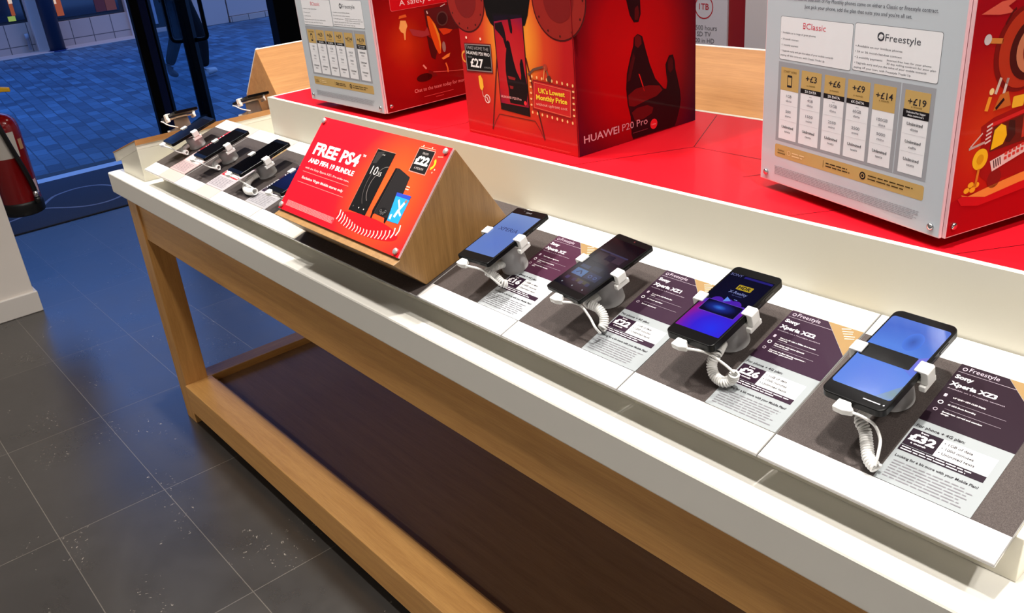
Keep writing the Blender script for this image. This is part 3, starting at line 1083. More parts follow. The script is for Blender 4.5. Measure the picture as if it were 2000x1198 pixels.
def cord(label, x, s, plug, cord_pts, coil_pts, group=None, M=None, r_coil=0.0072):
    """charging cord: plug at the foot of the phone, thin lead, coiled part running back under the phone; points are (x, s, e) on the board"""
    t = thing('charging_cord', label, 'charging cord', group=group or 'coiled charging cords', M=M if M is not None else board_matrix(x, s, 0.0004))
    loc = lambda p: Vector((p[0] - x, p[1] - s, p[2]))
    a = loc(plug)
    pm = MB().prism([(-.0090, -.0075), (.0035, -.0085), (.0140, -.0052), (.0140, -.0012), (.0075, .0035), (.0075, .0068), (-.0080, .0068)], -0.0042, 0.0042, WHITE_P, 'xy', Matrix.Translation(a))
    pm.build('plug', t, 0.0015, 2)
    MB().tube(spline([a + Vector((.0125, -.0032, 0))] + [loc(p) for p in cord_pts], 8), 0.0018, CORD_W, 8).build('lead', t)
    # coil
    path = spline([loc(p) for p in coil_pts], 14)
    ds = [0.0]
    for i in range(1, len(path)):
        ds.append(ds[-1] + (path[i] - path[i - 1]).length)
    tot = ds[-1]
    turns = tot / 0.0031
    n = int(turns * 13)
    pts = []
    t_prev = (path[1] - path[0]).normalized()
    u = t_prev.cross(Vector((0, 0, 1))).normalized()
    j = 0
    for k in range(n + 1):
        q = tot * k / n
        while j < len(ds) - 2 and ds[j + 1] < q:
            j += 1
        f = (q - ds[j]) / max(ds[j + 1] - ds[j], 1e-9)
        c = path[j].lerp(path[j + 1], f)
        tg = (path[j + 1] - path[j]).normalized()
        u = (u - tg * u.dot(tg)).normalized()
        w_ = tg.cross(u)
        an = 2 * PI * turns * k / n
        pts.append(c + (u * math.cos(an) + w_ * math.sin(an)) * (r_coil - 0.0014))
    MB().tube(pts, 0.00165, CORD_W, 6).build('coil', t)
    return t


def dark_screen(a, w_, l_):
    a.rr(.003, .012, w_ - .003, l_ - .012, .002, mat('dark_display', (4, 4, 6), 0.08, spec=0.3), 1)


def scr_blue(a, w_, l_):
    a.rect(.003, .0165, w_ - .003, l_ - .0165, screen_mat('blue_standby_display', [(0.0, (92, 122, 196)), (0.5, (98, 126, 190)), (1.0, (124, 150, 200))], (0.0, -0.03, 0), 0.1, 1.05), 1)
    a.text('XPERIA', w_ / 2, l_ * .56, glow((48, 66, 116), 0.8), w=.042, align='C', layer=2)
    a.text('SONY', w_ / 2, l_ - .0105, (150, 150, 156), w=.013, align='C', layer=2)
    a.disc(w_ * .32, l_ - .006, .0016, (40, 42, 48), 2)


def scr_home(a, w_, l_):
    a.rect(.002, .014, w_ - .002, l_ - .012, screen_mat('night_home_display', [(0.0, (26, 28, 52)), (0.6, (12, 12, 24)), (1.0, (4, 4, 9))], (0.0, -0.02, 0), 0.09, 0.8), 1)
    a.rect(.010, .041, .033, .056, glow((70, 112, 168), .8), 2)
    a.line([(.016, .046), (.022, .052), (.027, .045)], .0022, glow((30, 50, 90), .8), 3)
    a.rect(.036, .041, .062, .056, glow((24, 34, 76), .8), 2)
    a.ring(.044, .048, .0035, .0010, glow((70, 96, 160), .8), 3, 16)
    a.ring(.054, .048, .0030, .0010, glow((70, 96, 160), .8), 3, 16)
    a.rect(.010, .059, .028, .066, glow((34, 52, 90), .8), 2)
    a.rect(.031, .060, .050, .070, glow((22, 30, 58), .8), 2)
    a.rect(.010, .078, .045, .100, glow((20, 22, 40), .8), 2)
    a.rect(.030, .088, .062, .104, glow((38, 30, 52), .8), 2)
    a.rect(.006, .103, .064, .106, glow((42, 50, 88), .8), 3)
    a.rect(.030, .030, .056, .037, glow((58, 60, 44), .8), 2)
    for k in range(4):
        a.rr(.010 + .014 * k, .028, .017 + .014 * k, .035, .0012, glow(((40, 44, 96), (26, 30, 70), (56, 58, 88), (30, 36, 80))[k], .8), 3)
    for u in (.014, .036, .058):
        a.disc(u, .020, .0013, glow((170, 180, 190), .7), 3)
    a.disc(w_ * .55, l_ - .006, .0016, (70, 24, 26), 2)


def scr_video(a, w_, l_):
    a.rr(.003, .017, w_ - .003, l_ - .015, .001, screen_mat('navy_video_display', [(0.0, (8, 8, 40)), (0.7, (5, 5, 28)), (1.0, (24, 20, 96))], (0.0, 0.02, 0), 0.085, 1.0), 1)
    a.poly([(.003, .017), (w_ - .003, .017), (w_ - .003, .070), (.003, .070)],
           screen_mat('violet_wave_display', [(0.0, (40, 50, 236)), (0.40, (56, 34, 214)), (0.62, (96, 30, 190)), (0.85, (150, 28, 130)), (1.0, (90, 20, 110))], (0.014, -0.048, 0), 0.062, 1.0), 2)
    for cx, cy, r in ((.010, .072, .006), (.022, .078, .009), (.036, .080, .008), (.048, .078, .010), (.060, .074, .007)):
        a.disc(cx, cy, r, glow((74, 28, 168), 1.0), 2, n=14)
    a.rect(.010, .054, .064, .079, glow((96, 70, 190), 1.0), 3)
    a.rect(.0108, .0548, .0632, .0782, screen_mat('small_clip_display', [(0.0, (52, 110, 220)), (0.35, (24, 40, 130)), (0.8, (10, 10, 50)), (1.0, (6, 6, 34))], (-0.002, -0.009, 0), 0.03, 1.0, (1, 2.2, 1)), 4)
    a.rr(.029, .109, .051, .119, .001, glow((196, 166, 40), .8), 3)
    a.text('HDR', .040, .1112, glow((20, 20, 40), .5), w=.018, align='C', bold=.03, layer=4)
    a.text('X-Reality', .038, .100, glow((140, 150, 210), .8), w=.027, align='C', bold=.01, layer=3)
    a.text('for mobile', .040, .0955, glow((80, 86, 150), .8), w=.015, align='C', layer=3)
    a.poly([(.030, .080), (.030, .091), (.039, .085)], glow((96, 140, 230), 1.0), 3)
    a.line([(.041, .089), (.046, .089)], .001, glow((120, 150, 230), 1.0), 3)
    a.text('SONY', .0045, l_ - .020, glow((120, 124, 180), .8), w=.018, layer=3)
    a.rect(.026, l_ - .0205, w_ - .004, l_ - .0165, glow((34, 28, 120), .9), 2)


def scr_edge(a, w_, l_):
    a.rr(.0025, .018, w_ - .0025, l_ - .012, .004, screen_mat('azure_wallpaper_display', [(0.0, (66, 116, 226)), (0.45, (76, 128, 226)), (0.75, (64, 104, 206)), (1.0, (88, 124, 214))], (-0.006, -0.03, 0), 0.11, 1.0), 1)
    a.poly([(w_ * .62, .075), (w_ - .0025, .098), (w_ - .0025, .060), (w_ - .012, .066)], screen_mat('lilac_sweep_display', [(0.0, (120, 112, 222)), (1.0, (72, 116, 222))], (.026, 0.01, 0), .03, 1.0), 2)
    a.poly([(w_ - .020, .018), (w_ - .0065, .018), (w_ - .0025, .022), (w_ - .0025, .046), (w_ - .012, .030)], screen_mat('teal_corner_display', [(0.0, (112, 142, 150)), (1.0, (84, 132, 214))], (.032, -.050, 0), .022, 1.0), 2)
    a.rr(.0035, .069, w_ - .011, .091, .0012, mat('dark_display_band', (3, 3, 4), 0.1, spec=0.25), 3)
    a.disc(w_ * .60, .113, .010, screen_mat('wallpaper_fold_display', [(0.0, (46, 84, 176)), (1.0, (68, 119, 226))], (.0073, .034, 0), .0098, 1.0, (1, .6, 1)), 3, ry=.016)
    a.rect(w_ * .62, .0085, w_ * .88, .0098, (190, 192, 196), 2)
    a.disc(w_ - .005, .0095, .0009, (210, 210, 214), 2)


TH = 0.0085
phone('black phone showing a plain blue screen, right beside the oak sign block', -1.0835, .136, .070, .072, .146, .0081, math.radians(4.0), math.radians(-2.5), scr_blue, .004)
phone('black phone with a dark home screen of small icons, second from the oak sign block', -0.8645, .141, .067, .073, .148, .0074, math.radians(-4.5), math.radians(-2.0), scr_home, .004)
phone('black phone with a blue and violet video screen and yellow badge', -0.640, .147, .067, .072, .153, .0111, math.radians(0.8), math.radians(-3.0), scr_video, .007)
phone('black phone with azure wallpaper crossed by a dark band, nearest the camera', -0.412, .150, .0665, .073, .158, .0099, math.radians(-0.7), math.radians(-3.0), scr_edge, .009)
for _x, _s, _e, _w, _th, _y, _lab in ((-1.0835, .136, .068, .072, .0081, 4.0, 'grey phone stand holding the phone beside the oak sign block'),
                                      (-0.8645, .141, .065, .073, .0074, -4.5, 'grey phone stand holding the phone with the dark home screen'),
                                      (-0.640, .147, .065, .072, .0111, 0.8, 'grey phone stand holding the phone with the violet video screen'),
                                      (-0.412, .150, .065, .073, .0099, -0.7, 'grey phone stand holding the phone with the dark band, nearest the camera')):
    stand(_lab, _x, _s, _e, _w, _th, math.radians(_y))

cord('white coiled cord under the phone nearest the camera', -0.4125, .06, (-0.4185, 0.0600, 0.0645),
     [(-0.3950, 0.0600, 0.060), (-0.3883, 0.0695, 0.042), (-0.3777, 0.0612, 0.034), (-0.3734, 0.0495, 0.026), (-0.3726, 0.0387, 0.014)],
     [(-0.414, 0.122, 0.020), (-0.4118, 0.0817, 0.029), (-0.4013, 0.0706, 0.024), (-0.3922, 0.0575, 0.017), (-0.3831, 0.0453, 0.012), (-0.3725, 0.0403, 0.0095)])
cord('white coiled cord curled back on itself under the phone with the violet screen', -0.641, .06, (-0.6470, 0.0595, 0.064),
     [(-0.6130, 0.0680, 0.056), (-0.5965, 0.0758, 0.038), (-0.5815, 0.0759, 0.028)],
     [(-0.632, 0.118, 0.022), (-0.6171, 0.0909, 0.035), (-0.621, 0.0809, 0.024), (-0.6128, 0.0719, 0.013), (-0.5977, 0.0699, 0.0095), (-0.5875, 0.0755, 0.014), (-0.5835, 0.0781, 0.024)])
cord('white coiled cord under the phone with the dark home screen', -0.865, .06, (-0.8745, 0.0560, 0.064),
     [(-0.8420, 0.0660, 0.056), (-0.8266, 0.0654, 0.04), (-0.8122, 0.0594, 0.028), (-0.8125, 0.0651, 0.012)],
     [(-0.864, 0.120, 0.022), (-0.8567, 0.093, 0.033), (-0.8388, 0.0941, 0.028), (-0.8267, 0.0908, 0.02), (-0.8209, 0.0814, 0.012), (-0.8205, 0.0749, 0.0095)])
cord('white coiled cord under the plain blue phone beside the oak sign block', -1.0835, .06, (-1.0950, 0.0512, 0.0665),
     [(-1.060, 0.0600, 0.056), (-1.0471, 0.065, 0.038), (-1.0416, 0.0708, 0.022)],
     [(-1.083, 0.118, 0.022), (-1.0797, 0.0808, 0.033), (-1.0657, 0.0819, 0.025), (-1.0527, 0.0812, 0.016), (-1.0488, 0.0865, 0.0105)])

# the four towards the street
for _x, _s, _lab, _w, _l, scr_ in ((-2.483, .145, 'black phone nearest the street end, seen almost edge on', .070, .142, dark_screen),
                                   (-2.250, .138, 'black phone second from the street end, above the red and white card', .072, .142, dark_screen),
                                   (-2.025, .137, 'black phone third from the street end, above the grey card', .073, .150, dark_screen)):
    phone(_lab, _x, _s, .053, _w, _l, .0082, 0.0, 0.0, scr_, .006)
    stand('grey phone stand under the ' + _lab.split(',')[0], _x, _s, .051, _w, .0082, 0.0)
phone('phone with a dark blue screen half hidden behind the oak sign block', -1.800, .128, .053, .072, .146, .0082, 0.0, 0.0,
      lambda a, w_, l_: a.rr(.003, .014, w_ - .003, l_ - .014, .002, screen_mat('dusk_blue_display', [(0, (30, 46, 104)), (1, (18, 26, 64))], (0, 0, 0), .08, .8), 1), .006)
stand('grey phone stand half hidden behind the oak sign block', -1.800, .128, .051, .072, .0082, 0.0)
for _x, _s, _lab in ((-2.483, .070, 'white coiled cord under the black phone nearest the street end'),
                     (-2.250, .062, 'white coiled cord under the black phone second from the street end'),
                     (-2.025, .060, 'white coiled cord under the black phone third from the street end'),
                     (-1.800, .055, 'white coiled cord half hidden behind the oak sign block')):
    g = lambda dx, s_, e_, X=_x, S=_s: (X + dx, S + s_, e_)
    if _x == -2.025:
        cord(_lab, _x, _s, g(-.014, -.005, .049), [g(.016, -.002, .040), g(.037, .005, .024), g(.060, .008, .016)],
             [g(.010, .050, .020), g(.006, .028, .018), g(.020, .006, .012), g(.045, -.002, .010), g(.072, .004, .011)], r_coil=.0088)
    else:
        cord(_lab, _x, _s, g(-.014, -.005, .049), [g(.016, .000, .040), g(.030, .010, .024), g(.036, .024, .012)],
             [g(.002, .052, .018), g(.003, .036, .016), g(.014, .028, .012), g(.030, .030, .0098)])


# the street-facing end display: two phones seen from behind
def end_matrix(y, d, e, yaw=0.0):
    """on the end riser's slab: d metres down from its ridge, e above it, foot towards the street"""
    a_ = math.atan2(0.0715, 0.246)
    R = Matrix.Rotation(math.radians(-90), 4, 'Z') @ Matrix.Rotation(a_, 4, 'X') @ Matrix.Rotation(yaw, 4, 'Z')
    p = Vector((-2.593 - d * math.cos(a_) - e * math.sin(a_), y, CT + 0.1235 - d * math.sin(a_) + e * math.cos(a_)))
    return Matrix.Translation(p) @ R


for _y, _lab in ((0.930, 'phone on the street-facing end display, in front of the door frame, seen from behind'),
                 (1.165, 'phone on the street-facing end display beside the white plinth, seen from behind')):
    phone(_lab, 0, 0, 0, .072, .146, .0082, 0, 0, dark_screen, .006, 'phones on the street-facing end display', end_matrix(_y, .105, .057))
    stand('pinkish white stand of the street-facing end phone ' + ('in front of the door frame' if _y < 1 else 'beside the plinth'), 0, 0, .055, .072, .0082, 0, 'phone stands on the street-facing end display', end_matrix(_y, .105, .0006))
    cord('white cord of the ' + ('phone on the end display in front of the door frame' if _y < 1 else 'phone on the end display beside the plinth'), 0, 0,
         (.004, -.081, .051), [(.030, -.075, .048), (.044, -.050, .046), (.048, -.02, .040), (.046, .012, .026), (.030, .040, .012)],
         [(.0, -.034, .020), (.004, -.046, .014), (.018, -.058, .0098), (.030, -.066, .0098)], 'cords on the street-facing end display', end_matrix(_y, .105, .0006))


# ================================================================== OAK SIGN BLOCKS
SEC = [(0.121, 0.231), (-0.022, 0.071), (-0.037, 0.066), (0.025, 0.0085), (0.226, 0.0705)]


def sign_block(label, loc, rotz, width, woodm, sheet=None):
    t = thing('sign_block', label, 'sign block', loc, rotz)
    MB().prism(SEC, 0.0, width, woodm, 'yz').build('oak_body', t, 0.001, 1)
    vdir = Vector((0, 0.143, 0.160)).normalized()
    ud = Vector((1, 0, 0))
    nn = ud.cross(vdir)
    hgt = 0.2146
    o = Vector((0, -0.022, 0.071))
    PM = Matrix(((ud.x, vdir.x, nn.x, o.x), (ud.y, vdir.y, nn.y, o.y), (ud.z, vdir.z, nn.z, o.z), (0, 0, 0, 1)))
    MB().box(0.001, width - 0.001, 0.002, hgt - 0.001, 0.0004, 0.0052, PINK_EDGE if sheet else mat('white_sign_sheet', (228, 226, 222), 0.3), PM).build('acrylic_panel', t, 0.0005, 1)
    panel = t.children[-1] if t.children[-1].name.startswith('acrylic_panel') else [c for c in t.children if c.name.startswith('acrylic_panel')][0]
    for k, (u, v) in enumerate(((0.010, hgt - 0.010), (width - 0.012, hgt - 0.010), (width - 0.012, 0.011), (0.010, 0.011))):
        MB().lathe([(0.0058, 0.0053), (0.0058, 0.0098), (0.0048, 0.0105), (0.0, 0.0106)], mat('satin_chrome', (206, 202, 200), 0.4, metal=0.7), 20, PM @ Matrix.Translation((u, v, 0))).build('stud', panel)
    return panel, o + nn * 0.0053, ud, vdir, hgt


sb, so, su, sv_, sh = sign_block('oak sign block with a red offer panel for a console bundle at £22', (-1.652, BY, BZ), 0.0, 0.444, OAK_BLOCK, True)
a = Art(so, su, sv_)
RED_S = gradient_print('red_orange_print', [(0.0, (248, 92, 34)), (0.45, (244, 66, 32)), (0.8, (238, 22, 36)), (1.0, (236, 16, 36))], (0.33, 0.05, 0.15), 0.19, (1, 1, 1), 0.4)
W0 = 0.012
a.rect(.001, .002, .443, sh - .001, RED_S, 0)
# shadowed stage and chevron ring of the printed picture
a.disc(W0 + .300, .033, .105, (206, 20, 30), 1, ry=.018)
for k in range(19):
    f = k / 18
    u = W0 + .207 + .192 * f
    v = .041 - .020 * math.sin(PI * (0.10 + 0.86 * f)) + (.010 if f > .9 else 0) * (f - .9) * 8
    hgt = .016 + .004 * math.cos(PI * f * 2)
    col = (252, 244, 236) if k in (0, 1, 17, 18) else (246, 196, 186)
    a.poly([(u - .004, v + hgt * .5), (u - .001, v + hgt * .5), (u + .002, v), (u - .001, v - hgt * .5), (u - .004, v - hgt * .5), (u - .001, v)], col, 2)
# phone
a.poly([(W0 + .223, .178), (W0 + .284, .178), (W0 + .285, .050), (W0 + .226, .050)], (18, 18, 19), 2)
a.line([(W0 + .2235, .178), (W0 + .284, .178)], .0012, (170, 120, 100), 3)
a.line([(W0 + .2235, .178), (W0 + .226, .050)], .0010, (170, 110, 90), 3)
a.poly([(W0 + .228, .172), (W0 + .250, .176), (W0 + .240, .150), (W0 + .228, .148)], (48, 46, 46), 3)
a.text('SONY', W0 + .251, .168, (190, 186, 180), w=.010, align='C', layer=4)
a.ring(W0 + .292, .108, .040, .0014, (120, 112, 108), 3, 20, 150, 232)
a.ring(W0 + .300, .112, .060, .0012, (84, 78, 76), 3, 20, 160, 226)
a.ring(W0 + .284, .124, .026, .0012, (110, 104, 100), 3, 14, 92, 150)
a.text('10', W0 + .236, .1275, (206, 200, 196), w=.021, h=.018, layer=4)
a.text('35', W0 + .259, .1275, (206, 200, 196), w=.013, h=.009, layer=4)
for u, c in ((.236, (90, 86, 84)), (.255, (200, 196, 190)), (.272, (210, 200, 190))):
    a.disc(W0 + u, .060, .0016, c, 4, n=12)
# console and game case
a.poly([(W0 + .304, .152), (W0 + .316, .153), (W0 + .357, .143), (W0 + .361, .112), (W0 + .352, .058), (W0 + .311, .060), (W0 + .298, .064)], (34, 32, 33), 2)
a.poly([(W0 + .304, .152), (W0 + .313, .152), (W0 + .309, .058), (W0 + .299, .062)], (16, 15, 16), 3)
a.line([(W0 + .3115, .152), (W0 + .3075, .060)], .0011, (66, 62, 62), 4)
a.poly([(W0 + .299, .066), (W0 + .306, .062), (W0 + .307, .049), (W0 + .302, .051)], (14, 13, 14), 3)
a.poly([(W0 + .342, .060), (W0 + .353, .060), (W0 + .351, .049), (W0 + .347, .051)], (14, 13, 14), 3)
a.disc(W0 + .330, .068, .013, (22, 21, 22), 4, ry=.008)
for du, dv in ((-.007, .001), (.007, .002), (.003, -.002), (-.003, -.003)):
    a.ring(W0 + .330 + du, .068 + dv, .0028, .0007, (120, 118, 118), 5, 12)
a.poly([(W0 + .343, .110), (W0 + .387, .111), (W0 + .388, .057), (W0 + .354, .056)], (38, 150, 226), 5)
a.poly([(W0 + .343, .110), (W0 + .387, .111), (W0 + .387, .1035), (W0 + .344, .1035)], (44, 70, 176), 6)
a.line([(W0 + .368, .066), (W0 + .372, .082), (W0 + .378, .096)], .006, (240, 244, 250), 6)
a.line([(W0 + .372, .084), (W0 + .358, .098)], .004, (236, 240, 248), 6)
a.line([(W0 + .371, .080), (W0 + .384, .072)], .004, (228, 234, 246), 6)
a.disc(W0 + .380, .099, .0034, (150, 110, 96), 7, n=14)
a.poly([(W0 + .356, .060), (W0 + .362, .060), (W0 + .360, .070), (W0 + .355, .068)], (220, 228, 240), 6)
# price plaque
a.poly([(W0 + .342, .2005), (W0 + .392, .2005), (W0 + .394, .1535), (W0 + .344, .1535)], (232, 150, 140), 2)
a.poly([(W0 + .3435, .199), (W0 + .3905, .199), (W0 + .3925, .155), (W0 + .3455, .155)], (26, 24, 25), 3)
a.text('FROM', W0 + .3675, .1895, (180, 170, 168), w=.016, align='C', layer=4)
a.text('£22', W0 + .368, .1705, (250, 250, 250), w=.040, h=.0155, bold=.05, align='C', layer=4)
a.text('A MONTH', W0 + .368, .1605, (190, 180, 178), w=.027, h=.0045, align='C', layer=4)
for u in (.352, .378):
    a.disc(W0 + u, .2052, .0017, (250, 214, 190), 3, n=10)
a.line([(W0 + .345, .2030), (W0 + .390, .2030)], .0008, (250, 190, 160), 3)
a.ring(W0 + .396, .177, .0120, .0048, (248, 200, 40), 3, 14, -70, 60)
a.line([(W0 + .404, .192), (W0 + .418, .194)], .0016, (246, 170, 140), 3)
a.disc(W0 + .412, .168, .0016, (250, 220, 190), 3, n=10)
a.disc(W0 + .409, .162, .0018, (240, 150, 130), 3, n=10)
a.greek(W0 + .360, .118, W0 + .372, .128, 2, (250, 190, 170), 3, .4, .2)
# wording
WH = (252, 250, 248)
a.text('FREE PS4', W0 + .012, .1325, WH, w=.172, h=.0255, bold=.035)
a.text('TM', W0 + .188, .1555, WH, w=.010, h=.0045, bold=.02)
a.text('AND FIFA 19 BUNDLE', W0 + .013, .1130, WH, w=.174, h=.0100, bold=.035)
a.text('with the Sony Xperia XZ1. Pre-order now.', W0 + .013, .0985, (250, 200, 196), w=.172, h=.0046)
a.text('Exclusive Virgin Mobile stores only', W0 + .019, .0765, (252, 222, 218), w=.162, h=.0056, bold=.012)
a.line([(W0 + .010, .0915), (W0 + .190, .0915)], .0008, (248, 140, 134), 2)
a.line([(W0 + .010, .0680), (W0 + .190, .0680)], .0008, (248, 140, 134), 2)
a.rr(W0 + .010, .0130, W0 + .199, .0255, .002, (240, 56, 66), 2)
a.greek(W0 + .011, .0130, W0 + .199, .0255, 6, (246, 140, 140), 3, .5, .05)
a.build('print', sb)

sign_block('oak sign block seen from behind at the street end, its white panel facing the street', (-2.841, 1.655, CT + 0.0555), math.radians(-90), 0.435, OAK_PALE)
sign_block('long oak sign block seen from behind, to the right of the red hand cube', (-1.02, 1.956, BZ), PI, 0.74, OAK_PALE)

# ================================================================== ADVERTISING CUBES
CUBE_H = 0.50
RED_C = mat('deep_red_card', (176, 10, 18), 0.45, coat=0.25)


def cube_body(t, side, lift, m, dep=None):
    dep = dep or side
    t.update_tag()
    ca = MB().box(0.002, side - 0.002, 0.002, dep - 0.002, 0.0, CUBE_H, m).build('carton', t, 0.0006, 1)
    if lift:
        MB().box(0.05, side - 0.05, 0.05, side - 0.05, -lift, -0.0002, mat('shadow_gap_foot', (30, 10, 12), 0.8)).build('foot', t)  # unseen recessed foot, coloured dark for the shadow gap under the cube
    return ca


def screws(t, pts, M):
    for u, v in pts:
        MB().lathe([(0.0045, 0.0), (0.0045, 0.002), (0.0030, 0.0032), (0.0, 0.0033)], STEEL, 16, M @ Matrix.Translation((u, v, 0.0))).build('screw', t)


PAPER_G = mat('plan_sheet_paper', (186, 194, 202), 0.4, coat=0.4)


def plan_face(t, side):
    """front sheet with the two tariff boxes, six price columns and a gold footer"""
    t = MB().box(0.0, side, -0.0045, 0.0, 0.0, CUBE_H, PINK_EDGE).build('acrylic_panel', t, 0.0004, 1)
    a = Art((0, -0.0046, 0), (1, 0, 0), (0, 0, 1))
    a.rect(.0015, .0015, side - .0015, CUBE_H - .0015, PAPER_G, 0)
    a.rr(.030, .1815, .1645, .2405, .003, (120, 122, 128), 1)
    a.rr(.0306, .1821, .1639, .2399, .003, (226, 226, 230), 2)
    a.rr(.1665, .1835, .2995, .2425, .003, (120, 122, 128), 1)
    a.rr(.1671, .1841, .2989, .2419, .003, (226, 226, 230), 2)
    a.rect(.030, .065, .2475, .1785, (152, 154, 160), 1)
    a.rect(.2490, .065, .2985, .1785, (152, 154, 160), 1)
    a.rr(.030, .0405, .298, .0595, .003, GOLD_P, 1)
    for i, (u0, u1) in enumerate(COLS):
        a.rect(u0, .069, u1, .1715, (228, 228, 232), 2)
        g0 = .1395 if i in (0, 4) else (.147 if i < 4 else .1485)
        a.rect(u0, g0, u1, .1715, GOLD_P, 3)
        if i in (1, 2, 3):
            a.rect(u0 - .0005, .1405, u1 + .0005, .147, (24, 24, 28), 3)
        if i == 5:
            a.rect(u0 - .0005, .1385, u1 + .0005, .1485, (24, 24, 28), 3)
    a.build('print', t)
    b = Art((0, -0.0046, 0), (1, 0, 0), (0, 0, 1))
    TX = (70, 72, 82)
    b.text('Our awesome selection of Pay Monthly phones come on either a Classic or Freestyle contract.', .042, .2625, TX, w=.247, h=.0050)
    b.text("Just pick your phone, add the plan that suits you and you're all set.", .075, .2535, TX, w=.178, h=.0048)
    CR = (206, 66, 84)
    b.rr(.0745, .2265, .0790, .2345, .001, CR, 3)
    b.rect(.0755, .2310, .0780, .2330, (226, 226, 230), 4)
    b.rect(.0755, .2280, .0780, .2298, (226, 226, 230), 4)
    b.text('Classic', .0805, .2265, CR, w=.036, h=.0082)
    b.ring(.2095, .2290, .0055, .0022, (56, 58, 66), 3, 20)
    b.line([(.206, .2275), (.213, .2305)], .0016, (226, 226, 230), 4)
    b.text('Freestyle', .2165, .2245, (72, 74, 82), w=.053, h=.0088)
    for s, v, wd in (('• Available on a range of great phones', .2175, .066), ('• 18 month contract', .2090, .034), ('• 1 monthly payment', .2010, .034), ('• Upgrade early and get the value of your mobile towards', .1930, .100), ('   paying off this contract, with Classic Trade Up', .1870, .085)):
        b.text(s, .033, v, TX, w=wd, h=.0026)
    for s, v, wd in (('• Available on our limitless phones', .2135, .074), ('• 24 or 36 month handset contract', .2065, .074), ('• 2 monthly payments', .1995, .045), ('• Upgrade early and put the value of your mobile towards', .1925, .112), ('   paying off your loan, with Freestyle Trade Up', .1870, .090)):
        b.text(s, .170, v, TX, w=wd, h=.0026)
    b.text('Interest free loan for your phone', .222, .2012, TX, w=.066, h=.0024)
    b.text('30 day rolling contract for your plan', .222, .1970, TX, w=.073, h=.0024)
    DK = (34, 34, 42)
    MID = (112, 114, 124)
    for i, (u0, u1) in enumerate(COLS):
        c = (u0 + u1) / 2
        if i == 0:
            b.text('START HERE', c, .1645, (96, 74, 32), w=.026, h=.0032, align='C', layer=4)
            b.rr(c - .0048, .1445, c + .0048, .1615, .0014, DK, 4)
            b.rect(c - .0036, .1475, c + .0036, .1585, GOLD_P, 5)
        else:
            b.text('+£' + ('3', '6', '9', '14', '19')[i - 1], c, .1575 if i < 4 else .1545, DK, w=(.021 if i < 4 else .027), h=.0085, bold=.012, align='C', layer=4)
            b.text('a month', c, .1510, (96, 74, 32), w=.016, h=.0028, align='C', layer=4)
        if i in (1, 2, 3):
            b.text('2X DATA' if i < 3 else '6X DATA', c, .1423, (228, 228, 232), w=.022, h=.0034, bold=.02, align='C', layer=4)
            b.text('was', c, .1365, MID, w=.005, h=.0018, align='C', layer=4)
        if i == 5:
            b.text('Unlimited for bigger', c, .1443, (228, 228, 232), w=.029, h=.0026, bold=.01, align='C', layer=4)
            b.text('data customers', c, .1405, (228, 228, 232), w=.024, h=.0026, bold=.01, align='C', layer=4)
        d1 = ('1GB', '4GB', '15GB', '60GB', '100GB', 'Unlimited')[i]
        d2 = ('500', '1500', '2500', '2500', '5000', 'Unlimited')[i]
        for s1, s2, v in ((d1, 'data', .130 if i < 4 else (.1265 if i == 4 else .1295)), (d2, 'calls' if i == 5 else 'mins', .108 if i < 5 else .1075), ('Unlimited', 'texts', .0855)):
            big = s1 == 'Unlimited'
            b.text(s1, c, v, DK if big else MID, w=.0235 if big else .0035 * len(s1), h=.0040, bold=.012 if big else .004, align='C', layer=4)
            b.text(s2, c, v - .0062, MID if not big else (70, 72, 82), w=.0115, h=.0034, align='C', layer=4)
        for v in (.1185, .0965):
            b.rect(u0 + .001, v, u1 - .001, v + .0003, (196, 196, 202), 3)
    b.text('Contract', .036, .0500, (70, 52, 24), w=.014, h=.0028, bold=.01)
    b.text('essentials', .036, .0460, (70, 52, 24), w=.016, h=.0028, bold=.01)
    b.ring(.0595, .0500, .0035, .0008, (226, 200, 150), 3, 16)
    b.greek(.066, .0455, .092, .0535, 2, (226, 200, 150), 3, .4, .2)
    b.rect(.128, .0450, .1286, .0550, (70, 52, 24), 3)
    b.greek(.133, .0460, .182, .0540, 2, (60, 46, 26), 3, .4, .3)
    b.disc(.200, .0500, .0052, (30, 28, 30), 3)
    b.ring(.200, .0500, .0032, .0012, GOLD_P, 4, 16)
    b.greek(.209, .0455, .286, .0545, 2, (70, 54, 28), 3, .35, .35)
    b.greek(.031, .0130, .296, .0265, 6, (150, 152, 160), 3, .4, .05)
    b.build('lettering', t)
    PM = Matrix(((1, 0, 0, 0), (0, 0, -1, -0.0047), (0, 1, 0, 0), (0, 0, 0, 1)))
    screws(t, ((.013, .012), (side - .014, .012), (.013, CUBE_H - .012), (side - .014, CUBE_H - .012)), PM)


GOLD_P = (190, 158, 98)
COLS = ((.036, .072), (.077, .115), (.121, .1575), (.1625, .200), (.206, .2415), (.255, .2925))


def side_face(t, side, base):
    t = MB().box(side, side + 0.0045, 0.0, side, 0.0, CUBE_H, PINK_EDGE).build('acrylic_panel', t, 0.0004, 1)
    a = Art((side + 0.0046, 0, 0), (0, 1, 0), (0, 0, 1))
    a.rect(.0015, .0015, side - .0015, CUBE_H - .0015, base, 0)
    PM = Matrix(((0, 0, 1, side + 0.0047), (1, 0, 0, 0), (0, 1, 0, 0), (0, 0, 0, 1)))
    screws(t, ((.012, .014), (side - .012, .014)), PM)
    a.panel = t
    return a


